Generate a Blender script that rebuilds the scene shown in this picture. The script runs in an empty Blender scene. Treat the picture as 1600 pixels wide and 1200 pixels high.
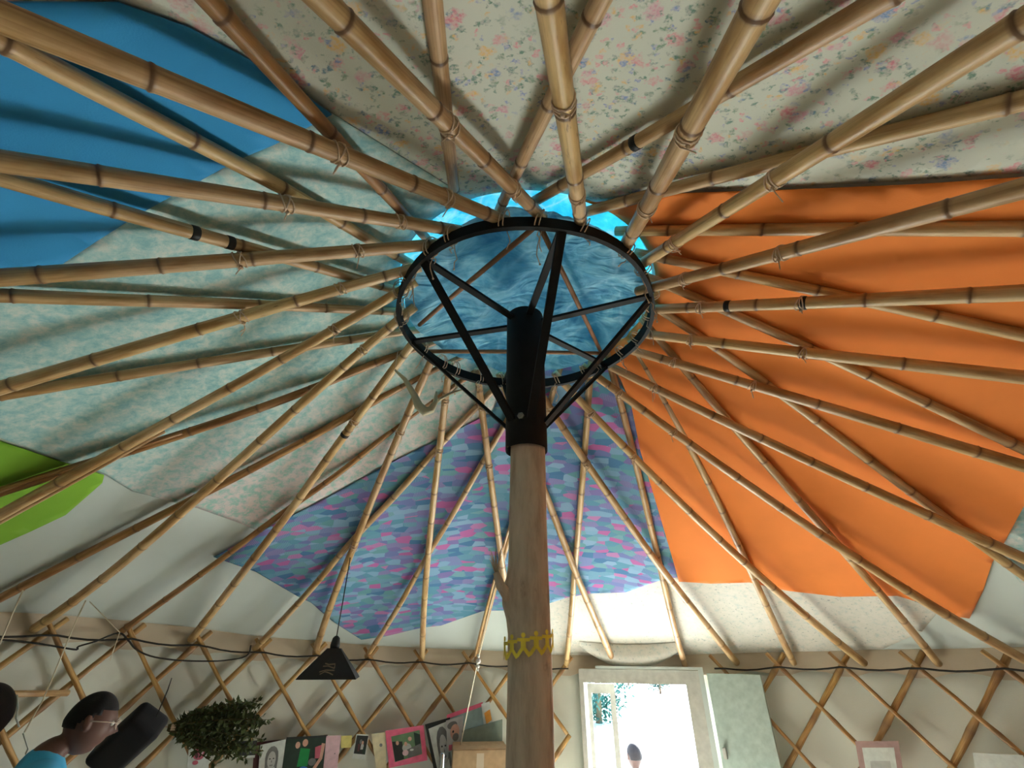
import bpy, bmesh, math, random
import numpy as np
from mathutils import Vector, Matrix
from mathutils.geometry import delaunay_2d_cdt

random.seed(4)
rng = np.random.RandomState(4)
SC = bpy.context.scene
COL = SC.collection

# ------------------------------------------------------------------ camera
FPX, PITCH, ROLL, EYE = 720.0, 0.528, 0.006, 1.6
FW = np.array([0, math.cos(PITCH), math.sin(PITCH)])
_rt = np.array([1.0, 0, 0]); _up = np.cross(_rt, FW)
RT = _rt * math.cos(ROLL) + _up * math.sin(ROLL)
UP = -_rt * math.sin(ROLL) + _up * math.cos(ROLL)
EYEP = np.array([0, 0, EYE])
cam_d = bpy.data.cameras.new('camera')
cam_d.sensor_width = 36.0
cam_d.lens = FPX / 1600 * 36.0
cam_d.clip_start = 0.02
cam_d.clip_end = 400
cam = bpy.data.objects.new('camera', cam_d)
COL.objects.link(cam)
cam.matrix_world = Matrix(((RT[0], UP[0], -FW[0], 0), (RT[1], UP[1], -FW[1], 0), (RT[2], UP[2], -FW[2], EYE), (0, 0, 0, 1)))
SC.camera = cam

# ------------------------------------------------------------------ light and exposure
SUN_POWER, SKY_POWER, DOOR_POWER, EXPOSURE = 55.0, 5.0, 39.0, 0.40
SC.view_settings.view_transform = 'Standard'
SC.view_settings.look = 'None'
SC.view_settings.exposure = EXPOSURE
SC.view_settings.gamma = 1.0
SC.view_settings.use_curve_mapping = False
SC.cycles.max_bounces = 8
SC.cycles.diffuse_bounces = 5
SC.cycles.transparent_max_bounces = 8
SC.cycles.sample_clamp_indirect = 12.0
SC.cycles.caustics_reflective = False
SC.cycles.caustics_refractive = False
world = bpy.data.worlds.new('sky')
SC.world = world
world.use_nodes = True
wn = world.node_tree
wn.nodes.clear()
w_out = wn.nodes.new('ShaderNodeOutputWorld')
w_bg = wn.nodes.new('ShaderNodeBackground')
w_tc = wn.nodes.new('ShaderNodeTexCoord')
w_sep = wn.nodes.new('ShaderNodeSeparateXYZ')
w_rmp = wn.nodes.new('ShaderNodeValToRGB')
w_rmp.color_ramp.elements[0].position = 0.0
w_rmp.color_ramp.elements[0].color = (0.86, 0.93, 1.0, 1)
w_rmp.color_ramp.elements[1].position = 0.7
w_rmp.color_ramp.elements[1].color = (0.32, 0.55, 0.95, 1)
wn.links.new(w_tc.outputs['Generated'], w_sep.inputs[0])
wn.links.new(w_sep.outputs['Z'], w_rmp.inputs['Fac'])
wn.links.new(w_rmp.outputs['Color'], w_bg.inputs['Color'])
wn.links.new(w_bg.outputs[0], w_out.inputs['Surface'])
w_bg.inputs['Strength'].default_value = SKY_POWER
sun_d = bpy.data.lights.new('sun', 'SUN')
sun_d.energy = SUN_POWER
sun_d.angle = math.radians(0.6)
sun_d.color = (1.0, 0.98, 0.94)
sun = bpy.data.objects.new('sun', sun_d)
COL.objects.link(sun)
SUN_DIR = Vector((-0.32, -0.71, -0.58))            # the way the light travels
sun.rotation_euler = SUN_DIR.to_track_quat('-Z', 'Y').to_euler()

# ------------------------------------------------------------------ picture measurements -> places in the yurt
CX, CY, RR = 0.0531, 1.5411, 0.5177                 # centre of the yurt, radius of the crown ring
RW, ZR = 2.90, 2.80                                 # wall radius, height of the crown ring
CEN = np.array([CX, CY])


def ray(p):
    return ((p[0] - 800) / FPX) * RT + ((600 - p[1]) / FPX) * UP + FW


def at_depth(p, d):
    return EYEP + ray(p) * d


def on_z(p, z):
    d = ray(p)
    return EYEP + d * ((z - EYE) / d[2])


def on_cyl(p, r):
    d = ray(p); h = math.hypot(d[0], d[1]); u = d / h
    m = u[0] * CX + u[1] * CY
    s = m + math.sqrt(max(0, m * m - CX * CX - CY * CY + r * r))
    return EYEP + u * s


def on_plane(p, o, n):
    d = ray(p)
    return EYEP + d * (np.dot(np.array(o) - EYEP, n) / np.dot(d, n))


_za = np.radians([-200, -180, -90, 0, 33, 49, 64, 74, 82, 97, 105, 114, 122, 130, 138, 146, 154, 180, 270])
_zv = np.array([.10, .10, .06, .0, -.026, -.036, -.061, -.067, -.07, -.038, -.03, -.012, .012, .035, .075, .10, .11, .10, .06]) + EYE


def ztop(az):
    a = (np.asarray(az) + math.pi) % (2 * math.pi) - math.pi
    return np.interp(a, _za, _zv)


def az_of(P):
    return math.atan2(P[1] - CY, P[0] - CX)


def polar(az, r, z):
    return np.array([CX + r * math.cos(az), CY + r * math.sin(az), z])


# ------------------------------------------------------------------ mesh helpers
class MB:
    def __init__(self):
        self.v, self.f, self.m, self.uv = [], [], [], []

    def add(self, verts, faces, mi=0, uvs=None):
        o = len(self.v)
        self.v += [tuple(map(float, p)) for p in verts]
        for k, f in enumerate(faces):
            self.f.append([i + o for i in f]); self.m.append(mi)
            if uvs is not None:
                self.uv.append(uvs[k])
        return self

    def box(self, c, s, mi=0, R=None):
        x, y, z = s[0] / 2, s[1] / 2, s[2] / 2
        vs = [np.array(q, float) for q in ((-x, -y, -z), (x, -y, -z), (x, y, -z), (-x, y, -z), (-x, -y, z), (x, -y, z), (x, y, z), (-x, y, z))]
        if R is not None:
            vs = [R @ q for q in vs]
        return self.add([q + np.array(c) for q in vs], [(0, 3, 2, 1), (4, 5, 6, 7), (0, 1, 5, 4), (1, 2, 6, 5), (2, 3, 7, 6), (3, 0, 4, 7)], mi)

    def tube(self, pts, rad, n=10, mi=0, cap=True, closed=False, uv=False, flat=None):
        pts = [np.array(p, float) for p in pts]
        k = len(pts)
        rad = [rad] * k if np.isscalar(rad) else list(rad)
        vs, L = [], 0.0
        t0 = pts[1] - pts[0]; t0 = t0 / np.linalg.norm(t0)
        up = np.array([0, 0, 1.0]) if abs(t0[2]) < .9 else np.array([1.0, 0, 0])
        x = np.cross(up, t0); x /= np.linalg.norm(x)
        lens = []
        for i in range(k):
            if closed:
                t = pts[(i + 1) % k] - pts[i - 1]
            else:
                t = pts[min(i + 1, k - 1)] - pts[max(i - 1, 0)]
            t = t / (np.linalg.norm(t) + 1e-12)
            x = x - t * np.dot(x, t); x /= np.linalg.norm(x) + 1e-12
            y = np.cross(t, x)
            if i:
                L += np.linalg.norm(pts[i] - pts[i - 1])
            lens.append(L)
            for j in range(n):
                a = 2 * math.pi * j / n
                vs.append(pts[i] + rad[i] * (math.cos(a) * x + math.sin(a) * y * (flat or 1)))
        fs, us = [], []
        for i in range(k if closed else k - 1):
            i2 = (i + 1) % k
            for j in range(n):
                j2 = (j + 1) % n
                fs.append((i * n + j, i * n + j2, i2 * n + j2, i2 * n + j))
                us.append([(lens[i], j / n), (lens[i], (j + 1) / n), (lens[i2], (j + 1) / n), (lens[i2], j / n)])
        if cap and not closed:
            fs.append(tuple(range(n))[::-1]); us.append([(0, j / n) for j in range(n)])
            fs.append(tuple((k - 1) * n + j for j in range(n))); us.append([(L, j / n) for j in range(n)])
        return self.add(vs, fs, mi, us if uv else None)

    def lathe(self, prof, n=24, c=(0, 0, 0), mi=0):
        vs = [(c[0] + r * math.cos(2 * math.pi * j / n), c[1] + r * math.sin(2 * math.pi * j / n), c[2] + z) for r, z in prof for j in range(n)]
        fs = [(i * n + j, i * n + (j + 1) % n, (i + 1) * n + (j + 1) % n, (i + 1) * n + j) for i in range(len(prof) - 1) for j in range(n)]
        return self.add(vs, fs, mi)

    def build(self, name, mats, parent=None, smooth=True, loc=None, attr=None):
        me = bpy.data.meshes.new(name)
        me.from_pydata(self.v, [], self.f)
        for m in (mats if isinstance(mats, (list, tuple)) else [mats]):
            me.materials.append(m)
        me.polygons.foreach_set('material_index', self.m)
        if smooth:
            me.polygons.foreach_set('use_smooth', [True] * len(self.f))
        if self.uv:
            lay = me.uv_layers.new(name='UVMap')
            flat = [c for f in self.uv for q in f for c in q]
            lay.data.foreach_set('uv', flat)
        if attr is not None:
            a = me.attributes.new(attr[0], 'FLOAT', 'POINT')
            a.data.foreach_set('value', [float(x) for x in attr[1]])
        me.update()
        return link(name, me, parent, loc)


def link(name, me, parent=None, loc=None):
    o = bpy.data.objects.new(name, me)
    COL.objects.link(o)
    if parent is not None:
        o.parent = parent
    if loc is not None:
        o.location = loc
    return o


def sharp_ok(o, ang=35):
    me = o.data
    me.polygons.foreach_set('use_smooth', [True] * len(me.polygons))
    try:
        me.set_sharp_from_angle(angle=math.radians(ang))
    except Exception:
        pass
    return o


def tag(o, label, cat, group=None, kind=None):
    o['label'] = label; o['category'] = cat
    if group: o['group'] = group
    if kind: o['kind'] = kind
    return o


def empty(name, loc=(0, 0, 0), rz=0.0):
    o = bpy.data.objects.new(name, None)
    COL.objects.link(o)
    o.location = loc; o.rotation_euler = (0, 0, rz)
    return o


def struct(o):
    o['kind'] = 'structure'
    return o


def rebase(o, base):
    """put the origin of a mesh object at its base"""
    b = Vector([float(x) for x in base])
    o.data.transform(Matrix.Translation(-b))
    o.location = b
    return o


def add_child(mb, name, mat, parent, **k):
    """a part given in world coordinates under a parent that has only a location"""
    o = mb.build(name, mat, parent, **k)
    o.data.transform(Matrix.Translation(-Vector(parent.location)))
    return o


# ------------------------------------------------------------------ materials
def s2l(c):
    return tuple(((x / 255) / 12.92 if x / 255 <= .04045 else ((x / 255 + .055) / 1.055) ** 2.4) for x in c) + (1,)


def new_mat(name, rough=0.8):
    m = bpy.data.materials.new(name)
    m.use_nodes = True
    nt = m.node_tree
    b = nt.nodes['Principled BSDF']
    b.inputs['Roughness'].default_value = rough
    b.inputs['Specular IOR Level'].default_value = 0.25
    return m, nt, b


def nd(nt, typ, **k):
    n = nt.nodes.new(typ)
    for a, v in k.items():
        setattr(n, a, v)
    return n


def mixc(nt, fac, a, b, mode='MIX'):
    n = nt.nodes.new('ShaderNodeMix')
    n.data_type = 'RGBA'; n.blend_type = mode
    for key, val in ((0, fac), (6, a), (7, b)):
        if hasattr(val, 'is_linked') or hasattr(val, 'links'):
            nt.links.new(val, n.inputs[key])
        else:
            n.inputs[key].default_value = val
    return n.outputs[2]


def noise(nt, vec, scale, detail=3, rough=.5, dist=0):
    n = nt.nodes.new('ShaderNodeTexNoise')
    n.inputs['Scale'].default_value = scale
    n.inputs['Detail'].default_value = detail
    n.inputs['Roughness'].default_value = rough
    n.inputs['Distortion'].default_value = dist
    if vec is not None:
        nt.links.new(vec, n.inputs['Vector'])
    return n


def ramp(nt, fac, stops, mode='LINEAR'):
    n = nt.nodes.new('ShaderNodeValToRGB')
    cr = n.color_ramp
    cr.interpolation = mode
    while len(cr.elements) < len(stops):
        cr.elements.new(0.5)
    for e, (p, c) in zip(cr.elements, stops):
        e.position = p; e.color = c if len(c) == 4 else tuple(c) + (1,)
    nt.links.new(fac, n.inputs['Fac'])
    return n.outputs['Color']


def mapping(nt, scale=(1, 1, 1), rot=(0, 0, 0), out='Object'):
    tc = nt.nodes.new('ShaderNodeTexCoord')
    mp = nt.nodes.new('ShaderNodeMapping')
    mp.inputs['Scale'].default_value = scale
    mp.inputs['Rotation'].default_value = rot
    nt.links.new(tc.outputs[out], mp.inputs['Vector'])
    return mp.outputs['Vector']


def bump(nt, b, h, strength=.3, dist=.002):
    n = nt.nodes.new('ShaderNodeBump')
    n.inputs['Strength'].default_value = strength
    n.inputs['Distance'].default_value = dist
    nt.links.new(h, n.inputs['Height'])
    nt.links.new(n.outputs['Normal'], b.inputs['Normal'])


def translucent(nt, b, col_socket, amount):
    tr = nt.nodes.new('ShaderNodeBsdfTranslucent')
    nt.links.new(col_socket, tr.inputs['Color'])
    mx = nt.nodes.new('ShaderNodeMixShader'); mx.inputs[0].default_value = amount
    nt.links.new(b.outputs[0], mx.inputs[1]); nt.links.new(tr.outputs[0], mx.inputs[2])
    nt.links.new(mx.outputs[0], nt.nodes['Material Output'].inputs['Surface'])


CLOTH_T = .012


def fabric(name, col, var=.08, scale=6, rough=.9, bumps=.25, trans=0):
    m, nt, b = new_mat(name, rough)
    b.inputs['Sheen Weight'].default_value = .1
    v = mapping(nt)
    n = noise(nt, v, scale, 4)
    c = s2l(col)
    lo = tuple(x * (1 - var) for x in c[:3]) + (1,)
    hi = tuple(min(1, x * (1 + var)) for x in c[:3]) + (1,)
    cs = ramp(nt, n.outputs['Fac'], [(.3, lo), (.7, hi)])
    nt.links.new(cs, b.inputs['Base Color'])
    if trans: translucent(nt, b, cs, trans)
    w = noise(nt, v, 260, 2)
    bump(nt, b, w.outputs['Fac'], bumps, .002)
    return m


def plain(name, col, rough=.6, metal=0.0, spec=.3):
    m, nt, b = new_mat(name, rough)
    v = mapping(nt)
    n = noise(nt, v, 25, 3)
    c = s2l(col)
    nt.links.new(ramp(nt, n.outputs['Fac'], [(.3, tuple(x * .88 for x in c[:3])), (.7, tuple(min(1, x * 1.1) for x in c[:3]))]), b.inputs['Base Color'])
    b.inputs['Metallic'].default_value = metal
    b.inputs['Specular IOR Level'].default_value = spec
    return m


def mat_bamboo(name, light, dark, seed):
    m, nt, b = new_mat(name, .42)
    b.inputs['Specular IOR Level'].default_value = .45
    tc = nd(nt, 'ShaderNodeUVMap')
    oi = nd(nt, 'ShaderNodeObjectInfo')
    ad = nd(nt, 'ShaderNodeVectorMath', operation='ADD')
    nt.links.new(tc.outputs[0], ad.inputs[0]); nt.links.new(oi.outputs['Random'], ad.inputs[1])
    mp = nd(nt, 'ShaderNodeMapping'); mp.inputs['Scale'].default_value = (1.2, 26, 1); mp.inputs['Location'].default_value = (seed, seed, 0)
    nt.links.new(ad.outputs[0], mp.inputs['Vector'])
    n1 = noise(nt, mp.outputs[0], 1.0, 5, .6)
    mp2 = nd(nt, 'ShaderNodeMapping'); mp2.inputs['Scale'].default_value = (3.2, 2.2, 1); mp2.inputs['Location'].default_value = (seed * 2, 3, 0)
    nt.links.new(ad.outputs[0], mp2.inputs['Vector'])
    n2 = noise(nt, mp2.outputs[0], 1.6, 4)
    base = ramp(nt, n1.outputs['Fac'], [(.22, s2l(dark)), (.5, s2l(light)), (.85, s2l(tuple(min(255, x * 1.06) for x in light)))])
    blot = ramp(nt, n2.outputs['Fac'], [(.0, (.36, .26, .17)), (.40, (.70, .60, .47)), (.54, (1, 1, 1))])
    c1 = mixc(nt, 1.0, base, blot, 'MULTIPLY')
    mp3 = nd(nt, 'ShaderNodeMapping'); mp3.inputs['Scale'].default_value = (5, 7, 1); mp3.inputs['Location'].default_value = (9, seed, 0)
    nt.links.new(ad.outputs[0], mp3.inputs['Vector'])
    n3 = noise(nt, mp3.outputs[0], 2.2, 4, .7)
    c1 = mixc(nt, ramp(nt, n3.outputs['Fac'], [(.66, (0, 0, 0)), (.74, (.75, .75, .75))]), c1, s2l((92, 64, 44)))
    mp4 = nd(nt, 'ShaderNodeMapping'); mp4.inputs['Scale'].default_value = (.9, .7, 1)
    nt.links.new(ad.outputs[0], mp4.inputs['Vector'])
    n4 = noise(nt, mp4.outputs[0], 1.3, 1)
    c1 = mixc(nt, 1.0, c1, ramp(nt, n4.outputs['Fac'], [(.35, (.98, .96, .74)), (.6, (1, .97, .93))]), 'MULTIPLY')
    tone = ramp(nt, oi.outputs['Random'], [(0, (.86, .80, .74)), (.5, (.97, .95, .92)), (1, (1.06, 1.04, 1.0))])
    c2 = mixc(nt, 1.0, c1, tone, 'MULTIPLY')
    at = nd(nt, 'ShaderNodeAttribute'); at.attribute_name = 'joint'
    c3 = mixc(nt, at.outputs['Fac'], c2, s2l((112, 82, 58)))
    nt.links.new(c3, b.inputs['Base Color'])
    bump(nt, b, n1.outputs['Fac'], .15, .002)
    return m


M = {}
M['bamboo'] = mat_bamboo('bamboo_culm', (208, 180, 144), (172, 140, 104), 1.3)
M['bamboo_brown'] = mat_bamboo('bamboo_brown_culm', (178, 138, 98), (128, 92, 64), 4.1)
M['lattice'] = mat_bamboo('bamboo_lattice', (196, 162, 114), (146, 110, 72), 7.7)
M['stick'] = plain('thin_wood', (160, 118, 88), .6)
M['steel'] = plain('black_painted_steel', (26, 25, 24), .65, 0, .2)
M['bolt'] = plain('bolt_steel', (150, 150, 145), .3, .9)
M['twine'] = fabric('jute_twine', (214, 188, 162), .15, 40)
M['white_string'] = fabric('white_string', (214, 204, 180), .1, 40)
M['tape'] = plain('black_tape', (24, 22, 20), .5)
M['canvas'] = fabric('white_canvas', (204, 214, 210), .03, 3, trans=CLOTH_T)
M['wall_canvas'] = fabric('wall_canvas', (216, 219, 208), .04, 2)
M['eave'] = fabric('shade_beige_eave_cloth', (198, 184, 162), .08, 4)  # beige carries the shade under the overhang in the cloth colour
M['orange'] = fabric('orange_cloth', (238, 136, 62), .05, 4, trans=CLOTH_T)
M['blue'] = fabric('blue_cloth', (56, 150, 208), .06, 4, trans=CLOTH_T)
M['green'] = fabric('green_cloth', (132, 184, 56), .06, 4, trans=CLOTH_T)
M['cable'] = plain('black_cable', (38, 36, 30), .6)
M['frame_paint'] = plain('grey_door_paint', (196, 196, 188), .5)
M['leaf_teal'] = plain('teal_door_paint', (176, 194, 186), .5)
M['floor'] = fabric('floor_matting', (214, 212, 200), .12, 9)
M['ground'] = fabric('sunlit_ground', (200, 200, 190), .1, .4)


def mat_floral():
    m, nt, b = new_mat('floral_cloth', .9)
    v = mapping(nt)
    n_a = noise(nt, v, 42, 3, .6)
    n_b = noise(nt, v, 110, 2, .6)
    w1 = nd(nt, 'ShaderNodeVectorMath', operation='MULTIPLY_ADD')
    nt.links.new(n_a.outputs['Color'], w1.inputs[0]); w1.inputs[1].default_value = (.040, .040, .040); nt.links.new(v, w1.inputs[2])
    w2 = nd(nt, 'ShaderNodeVectorMath', operation='MULTIPLY_ADD')
    nt.links.new(n_b.outputs['Color'], w2.inputs[0]); w2.inputs[1].default_value = (.018, .018, .018); nt.links.new(w1.outputs[0], w2.inputs[2])
    big = noise(nt, v, 7, 2)
    cl = ramp(nt, big.outputs['Fac'], [(.30, (0, 0, 0)), (.42, (1, 1, 1))])
    out = s2l((214, 217, 203))
    petal = noise(nt, v, 150, 2)
    for scale, thr, cols, seed, hide in ((38, .30, [(138, 166, 140), (118, 154, 138), (150, 172, 148), (112, 146, 160), (128, 158, 148)], 5, .30),
                                         (21, .32, [(226, 158, 164), (220, 142, 156), (234, 198, 130), (120, 150, 196), (222, 168, 182)], 0, .42),
                                         (48, .28, [(116, 152, 132), (134, 166, 148), (146, 164, 204), (228, 164, 170), (228, 198, 140)], 9, .25)):
        mp = nd(nt, 'ShaderNodeMapping'); mp.inputs['Location'].default_value = (seed, seed * .7, 0)
        nt.links.new(w2.outputs[0], mp.inputs['Vector'])
        vo = nd(nt, 'ShaderNodeTexVoronoi'); vo.inputs['Scale'].default_value = scale
        nt.links.new(mp.outputs[0], vo.inputs['Vector'])
        sep = nd(nt, 'ShaderNodeSeparateColor'); nt.links.new(vo.outputs['Color'], sep.inputs[0])
        pal = ramp(nt, sep.outputs[0], [(k / 5, s2l(c)) for k, c in enumerate(cols)], 'CONSTANT')
        pal = mixc(nt, ramp(nt, petal.outputs['Fac'], [(.4, (0, 0, 0)), (.6, (.6, .6, .6))]), pal, s2l((224, 214, 206)))
        mask = ramp(nt, vo.outputs['Distance'], [(thr - .05, (.95, .95, .95)), (thr + .12, (0, 0, 0))])
        rnd = ramp(nt, sep.outputs[1], [(hide, (0, 0, 0)), (hide + .04, (1, 1, 1))])
        a = mixc(nt, 1.0, mask, cl, 'MULTIPLY')
        a = mixc(nt, 1.0, a, rnd, 'MULTIPLY')
        out = mixc(nt, a, out, pal)
    nt.links.new(out, b.inputs['Base Color']); translucent(nt, b, out, CLOTH_T)
    bump(nt, b, noise(nt, v, 260, 2).outputs['Fac'], .2, .002)
    return m


def mat_mottled():
    m, nt, b = new_mat('mottled_teal_cloth', .9)
    v = mapping(nt)
    n1 = noise(nt, v, 24, 6, .72, .3)
    n2 = noise(nt, v, 2.2, 2)
    teal = ramp(nt, n1.outputs['Fac'], [(.36, s2l((140, 190, 196))), (.5, s2l((174, 208, 206))), (.62, s2l((210, 220, 214)))])
    pale = ramp(nt, n1.outputs['Fac'], [(.40, s2l((160, 200, 190))), (.52, s2l((214, 204, 204))), (.62, s2l((224, 210, 206)))])
    sep = nd(nt, 'ShaderNodeSeparateXYZ'); nt.links.new(v, sep.inputs[0])
    # the dye fades towards the wall beside the purple cloth
    ax = nd(nt, 'ShaderNodeMath', operation='MULTIPLY_ADD'); nt.links.new(sep.outputs['Y'], ax.inputs[0]); ax.inputs[1].default_value = .9; ax.inputs[2].default_value = -1.75
    ay = nd(nt, 'ShaderNodeMath', operation='MULTIPLY_ADD'); nt.links.new(n2.outputs['Fac'], ay.inputs[0]); ay.inputs[1].default_value = .5; nt.links.new(ax.outputs[0], ay.inputs[2])
    f = ramp(nt, ay.outputs[0], [(.15, (0, 0, 0)), (.75, (1, 1, 1))])
    mc = mixc(nt, f, teal, pale); nt.links.new(mc, b.inputs['Base Color']); translucent(nt, b, mc, CLOTH_T)
    bump(nt, b, noise(nt, v, 260, 2).outputs['Fac'], .2, .002)
    return m


def mat_scales():
    m, nt, b = new_mat('purple_scale_print_cloth', .9)
    v = mapping(nt, (12, 25, 25), (0, 0, 0))
    vo = nd(nt, 'ShaderNodeTexVoronoi'); vo.inputs['Scale'].default_value = 1.0; vo.inputs['Randomness'].default_value = .6
    nt.links.new(v, vo.inputs['Vector'])
    sep = nd(nt, 'ShaderNodeSeparateColor'); nt.links.new(vo.outputs['Color'], sep.inputs[0])
    pal = ramp(nt, sep.outputs[0], [(0, s2l((86, 150, 170))), (.2, s2l((112, 120, 178))), (.36, s2l((130, 172, 200))), (.52, s2l((128, 108, 170))), (.64, s2l((64, 120, 162))), (.76, s2l((196, 96, 160))), (.88, s2l((100, 160, 160)))], 'CONSTANT')
    w = nd(nt, 'ShaderNodeTexWave'); w.inputs['Scale'].default_value = 3.0; w.inputs['Distortion'].default_value = 3
    nt.links.new(v, w.inputs['Vector'])
    str_ = ramp(nt, sep.outputs[1], [(.55, (0, 0, 0)), (.6, (1, 1, 1))])
    wf = mixc(nt, 1.0, w.outputs['Color'], str_, 'MULTIPLY')
    wf = mixc(nt, 1.0, wf, (.35, .35, .35, 1), 'MULTIPLY')
    c = mixc(nt, wf, pal, s2l((176, 196, 220)))
    c = mixc(nt, .22, c, s2l((116, 140, 182)))
    nt.links.new(c, b.inputs['Base Color']); translucent(nt, b, c, CLOTH_T)
    bump(nt, b, noise(nt, mapping(nt), 260, 2).outputs['Fac'], .2, .002)
    return m


def mat_faint():
    m, nt, b = new_mat('faint_print_cloth', .9)
    v = mapping(nt)
    n1 = noise(nt, v, 26, 4, .7)
    n2 = noise(nt, v, 60, 2)
    c = ramp(nt, n1.outputs['Fac'], [(.34, s2l((196, 204, 198))), (.46, s2l((216, 214, 204))), (.7, s2l((224, 220, 212)))])
    d = ramp(nt, n2.outputs['Fac'], [(.28, s2l((196, 206, 212))), (.36, (1, 1, 1))])
    nt.links.new(mixc(nt, 1.0, c, d, 'MULTIPLY'), b.inputs['Base Color'])
    return m


def mat_dome(name, trans, lo, mid, hi, vs):
    m, nt, b = new_mat(name, .6)
    v = mapping(nt)
    w = noise(nt, v, 3.5, 3)
    sub = nd(nt, 'ShaderNodeVectorMath', operation='MULTIPLY_ADD')
    nt.links.new(w.outputs['Color'], sub.inputs[0]); sub.inputs[1].default_value = (.35, .35, .35); nt.links.new(v, sub.inputs[2])
    vo = nd(nt, 'ShaderNodeTexVoronoi', feature='DISTANCE_TO_EDGE'); vo.inputs['Scale'].default_value = vs
    nt.links.new(sub.outputs[0], vo.inputs['Vector'])
    n = noise(nt, v, 9, 4, .6, .8)
    c0 = ramp(nt, n.outputs['Fac'], [(.3, s2l(lo)), (.5, s2l(mid)), (.72, s2l(hi))])
    f = ramp(nt, vo.outputs['Distance'], [(.0, (.4, .4, .4)), (.04, (.12, .12, .12)), (.10, (0, 0, 0))])
    c = mixc(nt, f, c0, s2l((196, 226, 228)))
    nt.links.new(c, b.inputs['Base Color'])
    fold = noise(nt, mapping(nt, (5, 13, 5), (0, 0, .5)), 1.0, 3, .5, 1.5)
    bump(nt, b, fold.outputs['Fac'], .8, .05)
    tr = nd(nt, 'ShaderNodeBsdfTranslucent')
    nt.links.new(c, tr.inputs['Color'])
    mx = nd(nt, 'ShaderNodeMixShader'); mx.inputs[0].default_value = trans
    nt.links.new(b.outputs[0], mx.inputs[1]); nt.links.new(tr.outputs[0], mx.inputs[2])
    nt.links.new(mx.outputs[0], nt.nodes['Material Output'].inputs['Surface'])
    return m


def mat_trunk():
    m, nt, b = new_mat('weathered_trunk', .85)
    v = mapping(nt, (1, 1, .22))
    n1 = noise(nt, v, 22, 5, .65)
    n2 = noise(nt, mapping(nt, (1, 1, .6)), 7, 5, .7)
    c = ramp(nt, n1.outputs['Fac'], [(.3, s2l((180, 156, 136))), (.55, s2l((214, 194, 174))), (.8, s2l((226, 208, 190)))])
    d = ramp(nt, n2.outputs['Fac'], [(.30, (.5, .46, .44)), (.40, (.93, .93, .93)), (1, (1, 1, 1))])
    nt.links.new(mixc(nt, 1.0, c, d, 'MULTIPLY'), b.inputs['Base Color'])
    bump(nt, b, n1.outputs['Fac'], .5, .006)
    return m


def mat_glass():
    m, nt, b = new_mat('window_glass', .02)
    tr = nd(nt, 'ShaderNodeBsdfTransparent'); tr.inputs['Color'].default_value = (.80, .93, .92, 1)
    gl = nd(nt, 'ShaderNodeBsdfGlossy'); gl.inputs['Roughness'].default_value = .03
    fr = nd(nt, 'ShaderNodeFresnel'); fr.inputs['IOR'].default_value = 1.45
    mx = nd(nt, 'ShaderNodeMixShader')
    nt.links.new(fr.outputs[0], mx.inputs[0]); nt.links.new(tr.outputs[0], mx.inputs[1]); nt.links.new(gl.outputs[0], mx.inputs[2])
    nt.links.new(mx.outputs[0], nt.nodes['Material Output'].inputs['Surface'])
    return m


M['floral'] = mat_floral()
M['mottled'] = mat_mottled()
M['scales'] = mat_scales()
M['faint'] = mat_faint()
M['dome'] = mat_dome('water_print_dome_cloth', .19, (70, 132, 160), (112, 170, 188), (160, 204, 208), 3)
M['skirt'] = mat_dome('water_print_skirt_cloth', .075, (30, 170, 205), (60, 196, 220), (140, 222, 234), 6)
M['trunk'] = mat_trunk()
M['glass'] = mat_glass()

# ------------------------------------------------------------------ rafters: centre lines read off the photograph
FL = [
 [(790,346),(661,296),(507,227),(270,137),(0,27)],
 [(842,335),(710,203),(538,35),(500,0)],
 [(908,350),(899,262),(867,80),(857,0)],
 [(979,381),(1134,101),(1187,0)],
 [(1006,410),(1166,306),(1320,210),(1572,56),(1600,35)],
 [(1005,453),(1182,406),(1355,360),(1600,291)],
 [(1022,483),(1252,476),(1418,464),(1600,455)],
 [(1008,522),(1084,534),(1320,558),(1519,580),(1600,590)],
 [(985,547),(1060,567),(1169,600),(1421,674),(1572,721),(1600,730)],
 [(960,575),(1040,615),(1148,667),(1264,720),(1473,815),(1600,868)],
 [(932,587),(975,620),(1082,695),(1200,782),(1310,851),(1437,937),(1600,1030)],
 [(892,608),(920,640),(995,720),(1092,814),(1165,880),(1222,930),(1345,1032)],
 [(850,620),(862,645),(922,730),(986,827),(1025,872),(1060,920),(1092,962),(1148,1032)],
 [(787,602),(847,755),(870,820),(890,866),(934,978),(960,1036)],
 [(748,600),(762,712),(782,862),(808,1035)],
 [(702,575),(695,630),(685,720),(670,850),(660,1026)],
 [(672,568),(615,700),(580,780),(536,897),(512,955),(494,1015)],
 [(642,540),(588,616),(540,678),(485,748),(440,812),(400,872),(370,905),(302,995)],
 [(640,486),(560,550),(484,618),(415,682),(352,738),(290,795),(235,842),(190,885),(125,932),(60,978)],
 [(640,446),(616,461),(518,518),(406,584),(203,691),(107,743),(0,807)],
 [(645,420),(530,450),(392,488),(248,534),(95,580),(0,607)],
 [(680,382),(560,394),(340,410),(161,420),(0,432)],
 [(707,359),(560,338),(345,303),(91,261),(0,248)],
]
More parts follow.
